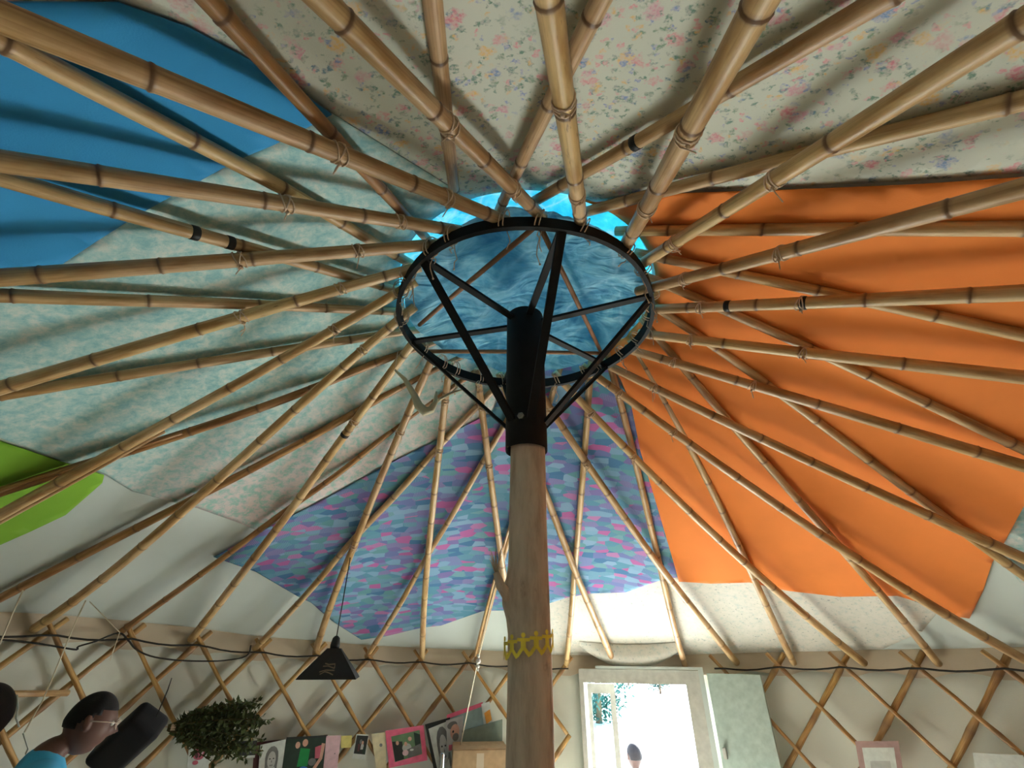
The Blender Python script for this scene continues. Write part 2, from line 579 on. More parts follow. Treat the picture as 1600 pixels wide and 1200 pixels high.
BL = [
 [(664,370),(615,315),(525,224),(465,147),(325,0)],
 [(640,412),(605,395),(406,287),(308,235),(49,91),(0,63)],
 [(625,455),(560,432),(381,390),(220,343),(0,280)],
 [(622,487),(525,483),(325,476),(154,469),(0,459)],
 [(622,520),(546,531),(364,558),(203,586),(14,618)],
 [(650,550),(600,574),(458,621),(385,646),(210,702),(0,765)],
 [(690,580),(625,610),(537,665),(400,728),(262,800),(175,845),(37,915),(0,935)],
 [(722,600),(675,645),(607,687),(547,732),(500,770),(457,797),(375,850),(300,910),(225,962),(192,985)],
 [(785,596),(745,640),(675,715),(620,775),(565,837),(500,907),(450,960),(402,1010)],
 [(828,598),(782,677),(750,730),(707,807),(675,862),(615,962),(575,1022)],
 [(870,593),(850,660),(775,912),(745,1028)],
 [(922,585),(915,685),(910,750),(903,850),(892,960),(885,1036)],
 [(953,572),(972,632),(995,730),(1010,787),(1022,855),(1037,912),(1055,985),(1069,1036)],
 [(988,537),(1000,560),(1042,625),(1082,700),(1105,750),(1127,800),(1175,900),(1212,975),(1238,1032)],
 [(1008,505),(1070,580),(1112,627),(1175,700),(1257,796),(1287,825),(1340,883),(1400,957),(1462,1032)],
 [(1016,474),(1088,514),(1145,558),(1180,586),(1250,639),(1316,691),(1383,740),(1460,796),(1600,894)],
 [(1014,434),(1100,466),(1140,488),(1236,528),(1337,580),(1456,632),(1565,688),(1600,705)],
 [(1004,397),(1080,414),(1183,438),(1302,453),(1418,485),(1554,516),(1600,527)],
 [(975,361),(1160,358),(1260,357),(1502,359),(1600,360)],
 [(923,329),(1040,297),(1117,276),(1229,248),(1355,213),(1554,175),(1600,164)],
 [(843,310),(997,222),(1173,119),(1344,18),(1372,0)],
 [(783,322),(801,266),(853,168),(895,101),(951,0)],
 [(710,305),(696,147),(682,84),(673,0)],
]
OFF = {'F': (.046, 0.0), 'B': (.096, .055)}


def chord(L, kind):
    zr = ZR + OFF[kind][0]; zo = OFF[kind][1]
    p0 = on_z(L[0], zr)
    last = L[-1]
    r0 = math.hypot(p0[0] - CX, p0[1] - CY)
    if abs(r0 - .545) > .07:                       # the end is hidden: put it on the ring, in the plane of sight
        n = np.cross(ray(L[0]), ray(last)); n /= np.linalg.norm(n)
        ph = np.linspace(-math.pi, math.pi, 7201)
        P = np.stack([CX + .55 * np.cos(ph), CY + .55 * np.sin(ph), np.full_like(ph, zr)], -1)
        s = (P - EYEP) @ n
        c_ = [P[i] for i in np.where(s[:-1] * s[1:] < 0)[0]]
        if c_:
            p0 = min(c_, key=lambda q: np.linalg.norm(q - p0))
    if last[1] > 970 and 5 < last[0] < 1590:
        q = on_cyl(last, RW)
        return p0, q
    n = np.cross(ray(L[0]), ray(last)); n /= np.linalg.norm(n)
    ph = np.linspace(-math.pi, math.pi, 14401)
    P = np.stack([CX + RW * np.cos(ph), CY + RW * np.sin(ph), ztop(ph) + zo], -1)
    s = (P - EYEP) @ n
    best = None
    for i in np.where(s[:-1] * s[1:] < 0)[0]:
        q = P[i]; dd = ray(last)
        t, k = np.linalg.lstsq(np.stack([q - p0, -dd], 1), EYEP - p0, rcond=None)[0]
        if k > 0 and t > .05:
            best = q
    return p0, best


def centre_line(L, kind, n):
    p0, q = chord(L, kind)
    ts, dv = [0.0, 1.0], [np.zeros(3), np.zeros(3)]
    A, b = [], []
    for p in L[1:-1]:
        d = ray(p)
        t, k = np.linalg.lstsq(np.stack([q - p0, -d], 1), EYEP - p0, rcond=None)[0]
        A.append([t * (1 - t), t * (1 - t) * t]); b.append(EYEP + d * k - (p0 + (q - p0) * t))
    t = np.linspace(0, 1, n)
    base = p0 + np.outer(t, q - p0)
    if A:
        A = np.array(A); b = np.array(b)
        A2 = np.vstack([A, np.eye(2) * .05]); b2 = np.vstack([b, np.zeros((2, 3))])
        co = np.linalg.lstsq(A2, b2, rcond=None)[0]
        base = base + np.stack([t * (1 - t), t * t * (1 - t)], 1) @ co
    return base


RAFT = []
for kind, LL in (('F', FL), ('B', BL)):
    for i, L in enumerate(LL):
        RAFT.append((kind, i, centre_line(L, kind, 41)))
FC = [c for k, i, c in RAFT if k == 'F']
for _ in range(8):                                 # keep crossing culms clear of each other
    for c in FC:
        for kb, ib, cb in RAFT:
            if kb == 'F': continue
            D = np.linalg.norm(c[:, None, :2] - cb[None, :, :2], axis=2)
            a, b = np.unravel_index(D.argmin(), D.shape)
            if D[a, b] > .05: continue
            d3 = np.linalg.norm(c[:, None] - cb[None], axis=2).min()
            need = .0505 - d3
            if need > 0:
                tt = np.arange(41)
                cb[:, 2] += .7 * need * np.exp(-((tt - b) / 6.0) ** 2)
                c[:, 2] -= (.5 if a > 12 else 0) * need * np.exp(-((tt - a) / 6.0) ** 2)
BC = [c for k, i, c in RAFT if k == 'B']

# ------------------------------------------------------------------ roof cloth surface: it lies on the upper rafters
_R0, _LEAN = .55, math.radians(26)
_p = np.array([_R0, 0]); _q = np.array([RW * math.cos(_LEAN), RW * math.sin(_LEAN)]); _dq = _q - _p


def t_of_rho(rho):
    a = _dq @ _dq; b = 2 * _p @ _dq; c = _p @ _p - np.asarray(rho) ** 2
    return (-b + np.sqrt(np.maximum(b * b - 4 * a * c, 0))) / (2 * a)


_TT = np.linspace(0, 1, 41)
_baz = []
for c in BC:
    a = np.unwrap(np.arctan2(c[:, 1] - CY, c[:, 0] - CX))
    _baz.append(a)
_baz = np.array(_baz)


def roof_z(x, y):
    x = np.atleast_1d(np.asarray(x, float)); y = np.atleast_1d(np.asarray(y, float))
    rho = np.hypot(x - CX, y - CY); az = np.arctan2(y - CY, x - CX)
    t = t_of_rho(rho)
    z = (ZR + .096) * (1 - t) + (ztop(az) + .055) * t + .034
    # the cloth lifts a little between neighbouring rafters
    tc = np.clip(t, 0, 1)
    ba = np.stack([np.interp(tc, _TT, b) for b in _baz], 0)
    d = (az[None] - ba + math.pi) % (2 * math.pi) - math.pi
    up = np.where(d >= 0, d, 9).min(0); dn = np.where(d < 0, -d, 9).min(0)
    ph = up / (up + dn)
    z += .014 * np.sin(math.pi * ph) ** 2 * np.clip(4 * tc * (1 - tc) + .15, 0, 1)
    return z


def on_roof(p):
    d = ray(p)
    prev = None
    for s in np.linspace(.3, 6.5, 700):
        P = EYEP + d * s
        rho = math.hypot(P[0] - CX, P[1] - CY)
        if rho < .3:
            continue
        if P[2] - roof_z(P[0], P[1])[0] > 0 or rho > RW + .08:
            lo, hi = prev if prev else s, s
            for _ in range(18):
                mid = (lo + hi) / 2; P = EYEP + d * mid
                if P[2] - roof_z(P[0], P[1])[0] > 0 or math.hypot(P[0] - CX, P[1] - CY) > RW + .08: hi = mid
                else: lo = mid
            return EYEP + d * lo
        prev = s
    return EYEP + d * 6


R_IN, R_OUT = .535, 2.99


def clip_ring(P, r):
    """move a plan point radially to radius r"""
    a = math.atan2(P[1] - CY, P[0] - CX)
    return (CX + r * math.cos(a), CY + r * math.sin(a))


def plan_poly(px_pts):
    """picture outline of a cloth panel -> outline in plan; entries may also be ('az', deg, rho) for edges out of view"""
    out = []
    n = len(px_pts)
    for i in range(n):
        a, b = px_pts[i], px_pts[(i + 1) % n]
        if a[0] == 'az' or b[0] == 'az':
            if a[0] == 'az':
                q = polar(math.radians(a[1]), a[2], 0)
                out.append((q[0], q[1]))
                if b[0] == 'az':
                    for k in range(1, 8):
                        f = k / 8
                        q = polar(math.radians(a[1] + (b[1] - a[1]) * f), a[2] + (b[2] - a[2]) * f, 0); out.append((q[0], q[1]))
            else:
                P = on_roof(a); out.append((P[0], P[1]))
            continue
        m = max(1, int(math.hypot(b[0] - a[0], b[1] - a[1]) / 40))
        for k in range(m):
            f = k / m
            P = on_roof((a[0] + (b[0] - a[0]) * f, a[1] + (b[1] - a[1]) * f))
            out.append((P[0], P[1]))
    return out


def cloth(name, poly, mat, drop, parent, step=.05, thick=.003):
    """a cloth panel: triangulated in plan, laid onto the roof surface"""
    pts = [Vector(p) for p in poly]
    nb = len(pts)
    xs = [p[0] for p in poly]; ys = [p[1] for p in poly]
    gx, gy = np.meshgrid(np.arange(min(xs), max(xs), step), np.arange(min(ys), max(ys), step))
    gx = gx.ravel(); gy = gy.ravel()
    inside = np.zeros(len(gx), bool)
    P = np.array(poly)
    j = nb - 1
    for i in range(nb):
        c = ((P[i, 1] > gy) != (P[j, 1] > gy))
        with np.errstate(divide='ignore', invalid='ignore'):
            xi = (P[j, 0] - P[i, 0]) * (gy - P[i, 1]) / (P[j, 1] - P[i, 1]) + P[i, 0]
        inside ^= c & (gx < xi)
        j = i
    pts += [Vector((x, y)) for x, y in zip(gx[inside], gy[inside])]
    vs, es, fs, *_ = delaunay_2d_cdt(pts, [], [list(range(nb))], 1, 1e-5)
    V = np.array([(v[0], v[1]) for v in vs])
    z = roof_z(V[:, 0], V[:, 1]) - drop
    mb = MB()
    mb.add(np.column_stack([V, z]), [tuple(f)[::-1] for f in fs])
    o = mb.build(name, mat, parent)
    so = o.modifiers.new('thickness', 'SOLIDIFY'); so.thickness = thick; so.offset = -1
    return o


# the ceiling: white canvas cone, everything else is sewn or laid under it
mb = MB()
NA = 230; rhos = list(np.linspace(R_IN, R_OUT, 46))
A = np.linspace(0, 2 * math.pi, NA, endpoint=False)
for r in rhos:
    x = CX + r * np.cos(A); y = CY + r * np.sin(A); z = roof_z(x, y)
    mb.v += list(map(tuple, np.column_stack([x, y, z])))
for i in range(len(rhos) - 1):
    for j in range(NA):
        j2 = (j + 1) % NA
        mb.f.append((i * NA + j, (i + 1) * NA + j, (i + 1) * NA + j2, i * NA + j2)); mb.m.append(0)
ceiling = struct(mb.build('ceiling', M['canvas']))
ceiling['label'] = 'sewn cloth roof of many coloured panels over bamboo rafters'
so = ceiling.modifiers.new('thickness', 'SOLIDIFY'); so.thickness = .004; so.offset = 1


def panel(name, px, mat, drop, label, step=.05):
    poly = plan_poly(px)
    q = []
    for p in poly:
        r = math.hypot(p[0] - CX, p[1] - CY)
        q.append(clip_ring(p, min(max(r, R_IN + .004), R_OUT - .01)))
    clean = [q[0]]
    for p in q[1:]:
        if math.hypot(p[0] - clean[-1][0], p[1] - clean[-1][1]) > .004:
            clean.append(p)
    if math.hypot(clean[0][0] - clean[-1][0], clean[0][1] - clean[-1][1]) < .004:
        clean.pop()
    o = cloth(name, clean, mat, drop, ceiling, step)
    o['label'] = label
    return o


FAR = 2.94
panel('fabric_panel', [('az', -150, FAR), (190, 0), (300, 40), (430, 110), (520, 175), (640, 250), (720, 300),
      ('az', -108, R_IN), ('az', -85, R_IN), ('az', -62, R_IN), (870, 322), (930, 311), (1040, 297), (1230, 290), (1420, 281), (1600, 268), ('az', -42, FAR), ('az', -96, FAR)],
      M['floral'], .004, 'cream cloth panel printed with small pink, blue and yellow flowers')
panel('fabric_panel', [(720, 300), (520, 175), (430, 222), (375, 245), (220, 330), (150, 375), (90, 415), (0, 418), ('az', 192, FAR), ('az', 181, FAR), (0, 680), (90, 714), (162, 737), (207, 765), (260, 779), (310, 792), (375, 815),
      (400, 826), (440, 818), (500, 780), (600, 725), (700, 675), (770, 640), ('az', 100, R_IN), ('az', 135, R_IN), ('az', 180, R_IN), ('az', 220, R_IN), ('az', 242, R_IN)],
      M['mottled'], .008, 'pale teal cloth panel with a mottled print fading to pinkish white')
panel('fabric_panel', [('az', -150, FAR), (190, 0), (300, 40), (430, 110), (520, 175), (430, 222), (375, 245), (220, 330), (150, 375), (90, 415), (0, 418), ('az', -168, FAR)],
      M['blue'], .012, 'plain bright blue cloth panel')
panel('fabric_panel', [(0, 683), (90, 714), (165, 738), (162, 750), (105, 800), (50, 826), (0, 848), ('az', 164, FAR), ('az', 176, FAR)],
      M['green'], .014, 'plain lime green cloth panel')
panel('fabric_panel', [(335, 866), (375, 845), (430, 815), (500, 780), (600, 725), (700, 675), (770, 640), ('az', 96, R_IN), ('az', 75, R_IN), ('az', 45, R_IN), (972, 600), (985, 625), (1000, 700), (1030, 800), (1050, 868), (1058, 898),
      (1031, 903), (977, 922), (920, 924), (887, 930), (848, 942), (800, 950), (755, 951), (689, 974), (660, 977), (602, 991), (565, 996), (520, 967), (487, 938), (466, 928), (400, 889)],
      M['scales'], .016, 'purple and blue cloth panel with a fish scale print', .045)
panel('fabric_panel', [('az', -70, R_IN + .01), ('az', -20, R_IN + .01), ('az', 10, R_IN + .01), ('az', 42, R_IN + .01), (970, 590), (985, 625), (1000, 700), (1030, 800), (1050, 868), (1060, 904), (1110, 907), (1170, 905), (1230, 918), (1310, 927),
      (1400, 925), (1450, 940), (1490, 957), (1512, 960), (1533, 917), (1547, 872), (1567, 838), (1600, 775), ('az', 8, 2.6), ('az', -36, 2.92), (1600, 268), (1420, 281), (1230, 290), (1040, 297), (930, 311)],
      M['orange'], .020, 'plain bright orange cloth panel')
panel('fabric_panel', [(848, 938), (887, 926), (920, 920), (977, 916), (1058, 896), (1110, 900), (1170, 900), (1230, 910), (1310, 920), (1400, 920), (1450, 935), (1470, 948), (1440, 985), (1380, 1012), (1240, 1020), (1140, 1022), (1000, 1024), (860, 1022)],
      M['faint'], .006, 'off white cloth panel with a faint grey print above the doorway')
panel('fabric_panel', [(1600, 775), (1567, 838), (1560, 870), (1600, 915), ('az', 12, 2.93), ('az', -4, 2.93)],
      M['mottled'], .010, 'mint green cloth corner beyond the orange cloth')

# a swag of the printed cloth that sags over the door head
mb = MB()
for i in range(17):
    f = i / 16
    top = on_roof((905 + 163 * f, 1000 + 4 * math.sin(math.pi * f)))
    b_ = on_cyl((905 + 163 * f, 1004 + 4 * f + 36 * math.sin(math.pi * f) ** .8), RW - .045)
    for k in range(7):
        g = k / 6
        mb.v.append(tuple(top * (1 - g) + b_ * g + np.array([0, -.05 * math.sin(math.pi * f) * math.sin(math.pi * g), -.012 - .02 * math.sin(math.pi * g)])))
for i in range(16):
    for k in range(6):
        mb.f.append((i * 7 + k, i * 7 + k + 1, (i + 1) * 7 + k + 1, (i + 1) * 7 + k)); mb.m.append(0)
o = mb.build('fabric_swag', M['faint'], ceiling)
o['label'] = 'off white cloth swag sagging over the door head'

# eave: roof cloth overhang closing against the wall, its shade coloured in as beige
mb = MB()
AA = np.linspace(0, 2 * math.pi, 231)
for a in AA:
    zt = float(ztop(a))
    k = ((math.degrees(a) - 90) / 7.826) % 1
    sc = .045 * math.sin(math.pi * k)
    for r, z in ((2.958, zt + .080), (2.957, zt + .0), (2.948, zt - .05 - .055 + sc)):
        mb.v.append(tuple(polar(a, r, z)))
for i in range(230):
    for k in range(2):
        mb.f.append((i * 3 + k, (i + 1) * 3 + k, (i + 1) * 3 + k + 1, i * 3 + k + 1)); mb.m.append(0)
eave = mb.build('eave_cloth', M['eave'], ceiling)
eave['label'] = 'scalloped roof cloth overhang along the eave, its shade coloured in beige'

# ------------------------------------------------------------------ door opening
DL = on_cyl((906, 1060), RW - .02); DR = on_cyl((1098, 1046), RW - .02)
D0 = (DL + DR) / 2; D0[2] = 0
DX = (DR - DL); DX[2] = 0; DW = np.linalg.norm(DX); DX /= DW
DY = np.array([-DX[1], DX[0], 0.0])
if np.dot(DY[:2], D0[:2] - CEN) < 0:
    DY = -DY
A_L, A_R = az_of(DL), az_of(DR)                    # A_L > A_R


def dloc(x, y, z):
    return D0 + DX * x + DY * y + np.array([0, 0, z])


def dpx(p, y=0.0):
    P = on_plane(p, D0 + DY * y, DY)
    return float(np.dot(P - D0, DX)), float(P[2])


DROT = np.stack([DX, DY, np.array([0, 0, 1.0])], 1)
ZH = dpx((985, 1046))[1]                           # top of the frame
ZL = dpx((1000, 1068))[1]                          # underside of the head
XJ = dpx((1072, 1070))[0]                          # right jamb
HW = DW / 2

# ------------------------------------------------------------------ wall: canvas and bamboo lattice
mb = MB()
NW = 150
span0, span1 = A_L - .012, A_R + .010 + 2 * math.pi
for i in range(NW + 1):
    a = span0 + (span1 - span0) * i / NW
    zt = float(ztop(a)) + .066
    for k in range(9):
        z = zt * k / 8
        mb.v.append(tuple(polar(a, 2.972 + .004 * math.sin(a * 40 + k), z)))
for i in range(NW):
    for k in range(8):
        mb.f.append((i * 9 + k, i * 9 + k + 1, (i + 1) * 9 + k + 1, (i + 1) * 9 + k)); mb.m.append(0)
wall = struct(mb.build('wall_round', M['wall_canvas']))
wall['label'] = 'round off-white canvas wall behind a bamboo lattice'
so = wall.modifiers.new('thickness', 'SOLIDIFY'); so.thickness = .004; so.offset = -1
# canvas above the door head
mb = MB()
for i in range(9):
    a = A_R - .02 + (A_L - A_R + .04) * i / 8
    for z in (ZH - .03, float(ztop(a)) + .07):
        mb.v.append(tuple(polar(a, 2.955, z)))
for i in range(8):
    mb.f.append((i * 2, i * 2 + 1, i * 2 + 3, i * 2 + 2)); mb.m.append(0)
mb.build('canvas_strip', M['eave'], wall)

feet = sorted([(az_of(c[-1]) % (2 * math.pi), c[-1][2]) for k, i, c in RAFT])
nodes = [math.radians(90 + 7.826 * k) for k in range(46)]


def lattice_line(a0, sgn, zt, n=30):
    """one bamboo slat of the lattice from its tip down to the floor"""
    pts = []
    z1 = zt + .045
    for i in range(n + 1):
        z = z1 - (z1 - .01) * i / n
        a = a0 + sgn * math.radians(3.913) * ((zt - .02) - z) / .235
        pts.append((a, z))
    return pts


def in_door(a, z):
    d = (a - (A_L + A_R) / 2 + math.pi) % (2 * math.pi) - math.pi
    return abs(d) < (A_L - A_R) / 2 + .03 and z < ZH + .05


cache = {}
for sgn, rad, rr in ((1, .0165, RW + .012), (-1, .0125, RW - .018)):
    for k, a0 in enumerate(nodes):
        zt = float(ztop(a0))
        line = lattice_line(a0, sgn, zt)
        keep, runs = [], []
        for p in line:
            if in_door(*p):
                if len(keep) > 3: runs.append(keep)
                keep = []
            else:
                keep.append(p)
        if len(keep) > 3: runs.append(keep)
        for run in runs:
            mb = MB()
            pr = []
            for i, (a, z) in enumerate(run):
                w = .004 * math.sin(i * 1.7 + k)
                pr.append(polar(a, rr + w, z))
            rads = [rad * (1 + .10 * math.sin(i * .9 + k * 2)) * (1.18 if i % 5 == 2 else 1) for i in range(len(run))]
            jt = []
            mb.tube(pr, rads, 8, uv=True)
            for i in range(len(run)):
                jt += [.7 if i % 5 == 2 else 0] * 8
            o = mb.build('lattice_pole', M['lattice'], wall, attr=('joint', jt))
# rope along the top of the lattice
mb = MB()
pts = []
for i in range(231):
    a = A_L + .03 + (2 * math.pi - (A_L - A_R) - .06) * i / 230
    k = ((math.degrees(a) - 90) / 7.826) % 1
    pts.append(polar(a, RW - .030, float(ztop(a)) - .035 - .018 * math.sin(math.pi * k)))
mb.tube(pts, .006, 6)
o = mb.build('wall_rope', M['cable'], wall)
o['label'] = 'dark rope tied along the top of the lattice'

# ------------------------------------------------------------------ floor and ground outside
mb = MB()
mb.add([polar(a, 3.03, 0.0) for a in np.linspace(0, 2 * math.pi, 96, endpoint=False)], [tuple(range(96))])
floor = struct(mb.build('floor', M['floor'], smooth=False))
mb = MB()
mb.add([(-60, -60, -.03), (60, -60, -.03), (60, 90, -.03), (-60, 90, -.03)], [(0, 1, 2, 3)])
ground = struct(mb.build('ground', M['ground'], smooth=False))

# ------------------------------------------------------------------ doorway
door = struct(empty('door_1', (0, 0, 0)))


def dbox(mb, x0, x1, y0, y1, z0, z1, mi=0):
    return mb.box(dloc((x0 + x1) / 2, (y0 + y1) / 2, (z0 + z1) / 2), (x1 - x0, y1 - y0, z1 - z0), mi, DROT)


mb = MB()
xj0 = dpx((913, 1070))[0]
dbox(mb, -HW, xj0, -.03, .12, 0, ZH)
sharp_ok(mb.build('jamb', M['frame_paint'], door, False))
mb = MB(); dbox(mb, XJ, HW - .035, -.03, .12, 0, ZH); sharp_ok(mb.build('jamb', M['frame_paint'], door, False))
mb = MB(); dbox(mb, HW - .035, HW, -.05, -.01, 0, ZH + .01); sharp_ok(mb.build('edge_strip', M['canvas'], door, False))
mb = MB(); dbox(mb, xj0, XJ, -.03, .09, ZL, ZH); sharp_ok(mb.build('door_head', M['frame_paint'], door, False))
mb = MB(); dbox(mb, -HW * .7, HW, -.055, -.01, ZH + .004, ZH + .022); sharp_ok(mb.build('head_strip', M['canvas'], door, False))
mb = MB(); dbox(mb, -HW, HW, -.03, .09, -.02, .04); sharp_ok(mb.build('threshold', M['frame_paint'], door, False))
# glazed leaf, hinged on the jamb and swung outwards
LA = math.radians(10); LWD = .215
lx = DX * math.cos(LA) + DY * math.sin(LA); ly = -DX * math.sin(LA) + DY * math.cos(LA)
LR = np.stack([lx, ly, np.array([0, 0, 1.0])], 1)
LO = dloc(xj0 + .01, .06, 0)


def lbox(mb, x0, x1, z0, z1, t=.04, mi=0):
    return mb.box(LO + lx * (x0 + x1) / 2 + np.array([0, 0, (z0 + z1) / 2]), (x1 - x0, t, z1 - z0), mi, LR)


leaf = empty('door_leaf'); leaf.parent = door
for nm, a in (('stile', (0, .03, .05, ZL - .01)), ('stile', (LWD - .04, LWD, .05, ZL - .01)), ('rail', (.03, LWD - .04, ZL - .075, ZL - .01)), ('rail', (.03, LWD - .04, .05, .22)), ('rail', (.03, LWD - .04, .62, .68))):
    mb = MB(); lbox(mb, *a); sharp_ok(mb.build(nm, M['frame_paint'], leaf, False))
for z0, z1 in ((.68, ZL - .075), (.22, .62)):
    mb = MB(); lbox(mb, .03, LWD - .04, z0, z1, .006); mb.build('pane', M['glass'], leaf, False)
# second leaf, swung inwards flat against the lattice
P0 = on_cyl((1104, 1047), RW - .075); P1 = on_cyl((1186, 1046), RW - .085)
ex = P1 - P0; ex[2] = 0; wl = np.linalg.norm(ex); ex /= wl
ey = np.array([-ex[1], ex[0], 0.0])
ER = np.stack([ex, ey, np.array([0, 0, 1.0])], 1)
leaf2 = empty('door_leaf'); leaf2.parent = door
leaf2['label'] = 'solid pale teal leaf swung back against the lattice'
mb = MB(); mb.box(P0 * [1, 1, 0] + ex * wl / 2 + np.array([0, 0, ZH / 2]), (wl, .035, ZH - .03), 0, ER)
sharp_ok(mb.build('door_board', M['leaf_teal'], leaf2, False))
for z in (.25,):
    mb = MB(); mb.box(P0 * [1, 1, 0] + ex * wl / 2 - ey * .024 + np.array([0, 0, z]), (wl * .94, .014, .08), 0, ER)
    sharp_ok(mb.build('ledge', M['leaf_teal'], leaf2, False))
mb = MB(); hp = on_plane((1135, 1176), P0, ey) - ey * .035
mb.box(hp, (.02, .03, .06), 0, ER); sharp_ok(mb.build('latch', M['frame_paint'], leaf2, False))

# daylight that comes through the doorway
dl = bpy.data.lights.new('doorway_daylight', 'AREA')
dl.shape = 'RECTANGLE'
x0 = dpx((958, 1070))[0]
dl.size = XJ - x0 - .02; dl.size_y = ZL - .1
dl.energy = DOOR_POWER; dl.color = (.96, 1.0, .97)
dlo = bpy.data.objects.new('doorway_daylight', dl); COL.objects.link(dlo)
dlo.location = Vector(dloc((x0 + XJ) / 2, .10, (ZL + .06) / 2))
dlo.rotation_euler = Vector(-DY).to_track_quat('-Z', 'Z').to_euler()

# ------------------------------------------------------------------ rafters
LAB = {
 'F': ['thick pale lower-tier bamboo rafter crossing the upper corner of the blue cloth',
       'lower-tier bamboo rafter with a dark cracked stretch, under the floral cloth beside the blue cloth',
       'stout straight lower-tier bamboo rafter under the middle of the floral cloth',
       'stoutest pale lower-tier bamboo rafter, rising over the floral cloth from the orange seam',
       'lower-tier bamboo rafter crossing the seam of the orange and floral cloths',
       'lower-tier bamboo rafter under orange cloth, first below the floral seam',
       'pale lower-tier bamboo rafter with two black tape bands under the orange cloth',
       'lower-tier bamboo rafter under orange cloth, first below the black-banded one',
       'lower-tier bamboo rafter under orange cloth, second below the black-banded one',
       'lower-tier bamboo rafter crossing orange cloth towards its mint green corner',
       'lower-tier bamboo rafter crossing the bottom corner of the orange cloth',
       'lower-tier bamboo rafter from the top of the purple cloth across the orange cloth',
       'lower-tier bamboo rafter along the purple and orange seam, ending by the teal door leaf',
       'lower-tier bamboo rafter emerging behind the trunk and ending over the door head',
       'lower-tier bamboo rafter mostly hidden behind the centre trunk',
       'upright lower-tier bamboo rafter under the purple cloth between trunk and lamp cord',
       'lower-tier bamboo rafter from which the black pendant lamp hangs',
       'lower-tier bamboo rafter with one black band, passing the pointed tip of the purple cloth',
       'lower-tier bamboo rafter crossing teal cloth and bare white canvas to the lattice',
       'split lower-tier bamboo rafter with a long dark crack, reaching over the green cloth',
       'lower-tier bamboo rafter under teal cloth, first above the green cloth',
       'nearly level lower-tier bamboo rafter under teal cloth, just below the blue cloth',
       'lower-tier bamboo rafter crossing the middle of the blue cloth to the teal cloth'],
 'B': ['dark brown upper-tier bamboo rafter running along the blue and floral seam',
       'upper-tier bamboo rafter crossing the full width of the blue cloth',
       'upper-tier bamboo rafter with two black tape bands below the blue cloth',
       'upper-tier bamboo rafter lying level under the teal cloth',
       'upper-tier bamboo rafter under teal cloth, second above the green cloth',
       'split brown upper-tier bamboo rafter ending over the green cloth',
       'brown upper-tier bamboo rafter crossing the lower edge of the teal cloth to white canvas',
       'slender brown upper-tier bamboo rafter along the pointed tip of the purple cloth',
       'upper-tier bamboo rafter under purple cloth, crossing the lamp-cord rafter',
       'upper-tier bamboo rafter under purple cloth between pendant lamp and trunk',
       'frayed upper-tier bamboo rafter passing behind the trunk to the lattice',
       'upright upper-tier bamboo rafter under purple cloth, just beyond the trunk',
       'upper-tier bamboo rafter along the purple and orange seam, ending over the doorway',
       'upper-tier bamboo rafter under orange cloth, first beyond the purple seam',
       'upper-tier bamboo rafter under orange cloth, second beyond the purple seam',
       'upper-tier bamboo rafter under orange cloth, third beyond the purple seam',
       'upper-tier bamboo rafter under orange cloth, fourth beyond the purple seam',
       'upper-tier bamboo rafter under orange cloth, first below the level one',
       'level upper-tier bamboo rafter under the upper part of the orange cloth',
       'upper-tier bamboo rafter just above the orange and floral seam',
       'upper-tier bamboo rafter with one black band, slanting under the floral cloth',
       'short slanting upper-tier bamboo rafter with a tied joint under the floral cloth',
       'upright upper-tier bamboo rafter under the floral cloth, crossed by the cracked rafter']}
RADF = {3: 1.22, 2: 1.1, 0: 1.05, 19: .95, 15: .92, 14: .92}
RADB = {0: .95, 10: .9, 9: .92, 7: .85}
BROWN = {('B', 0), ('B', 5), ('B', 6), ('B', 7)}
BANDS = {('F', 6): [(1137, 476), (1254, 475)], ('B', 2): [(304, 362), (361, 377)], ('B', 20): [(993, 224)], ('F', 17): [(540, 680)]}


def resample(c, step):
    seg = np.linalg.norm(np.diff(c, axis=0), axis=1)
    L = np.concatenate([[0], np.cumsum(seg)])
    return L, lambda s: np.array([np.interp(s, L, c[:, k]) for k in range(3)]).T


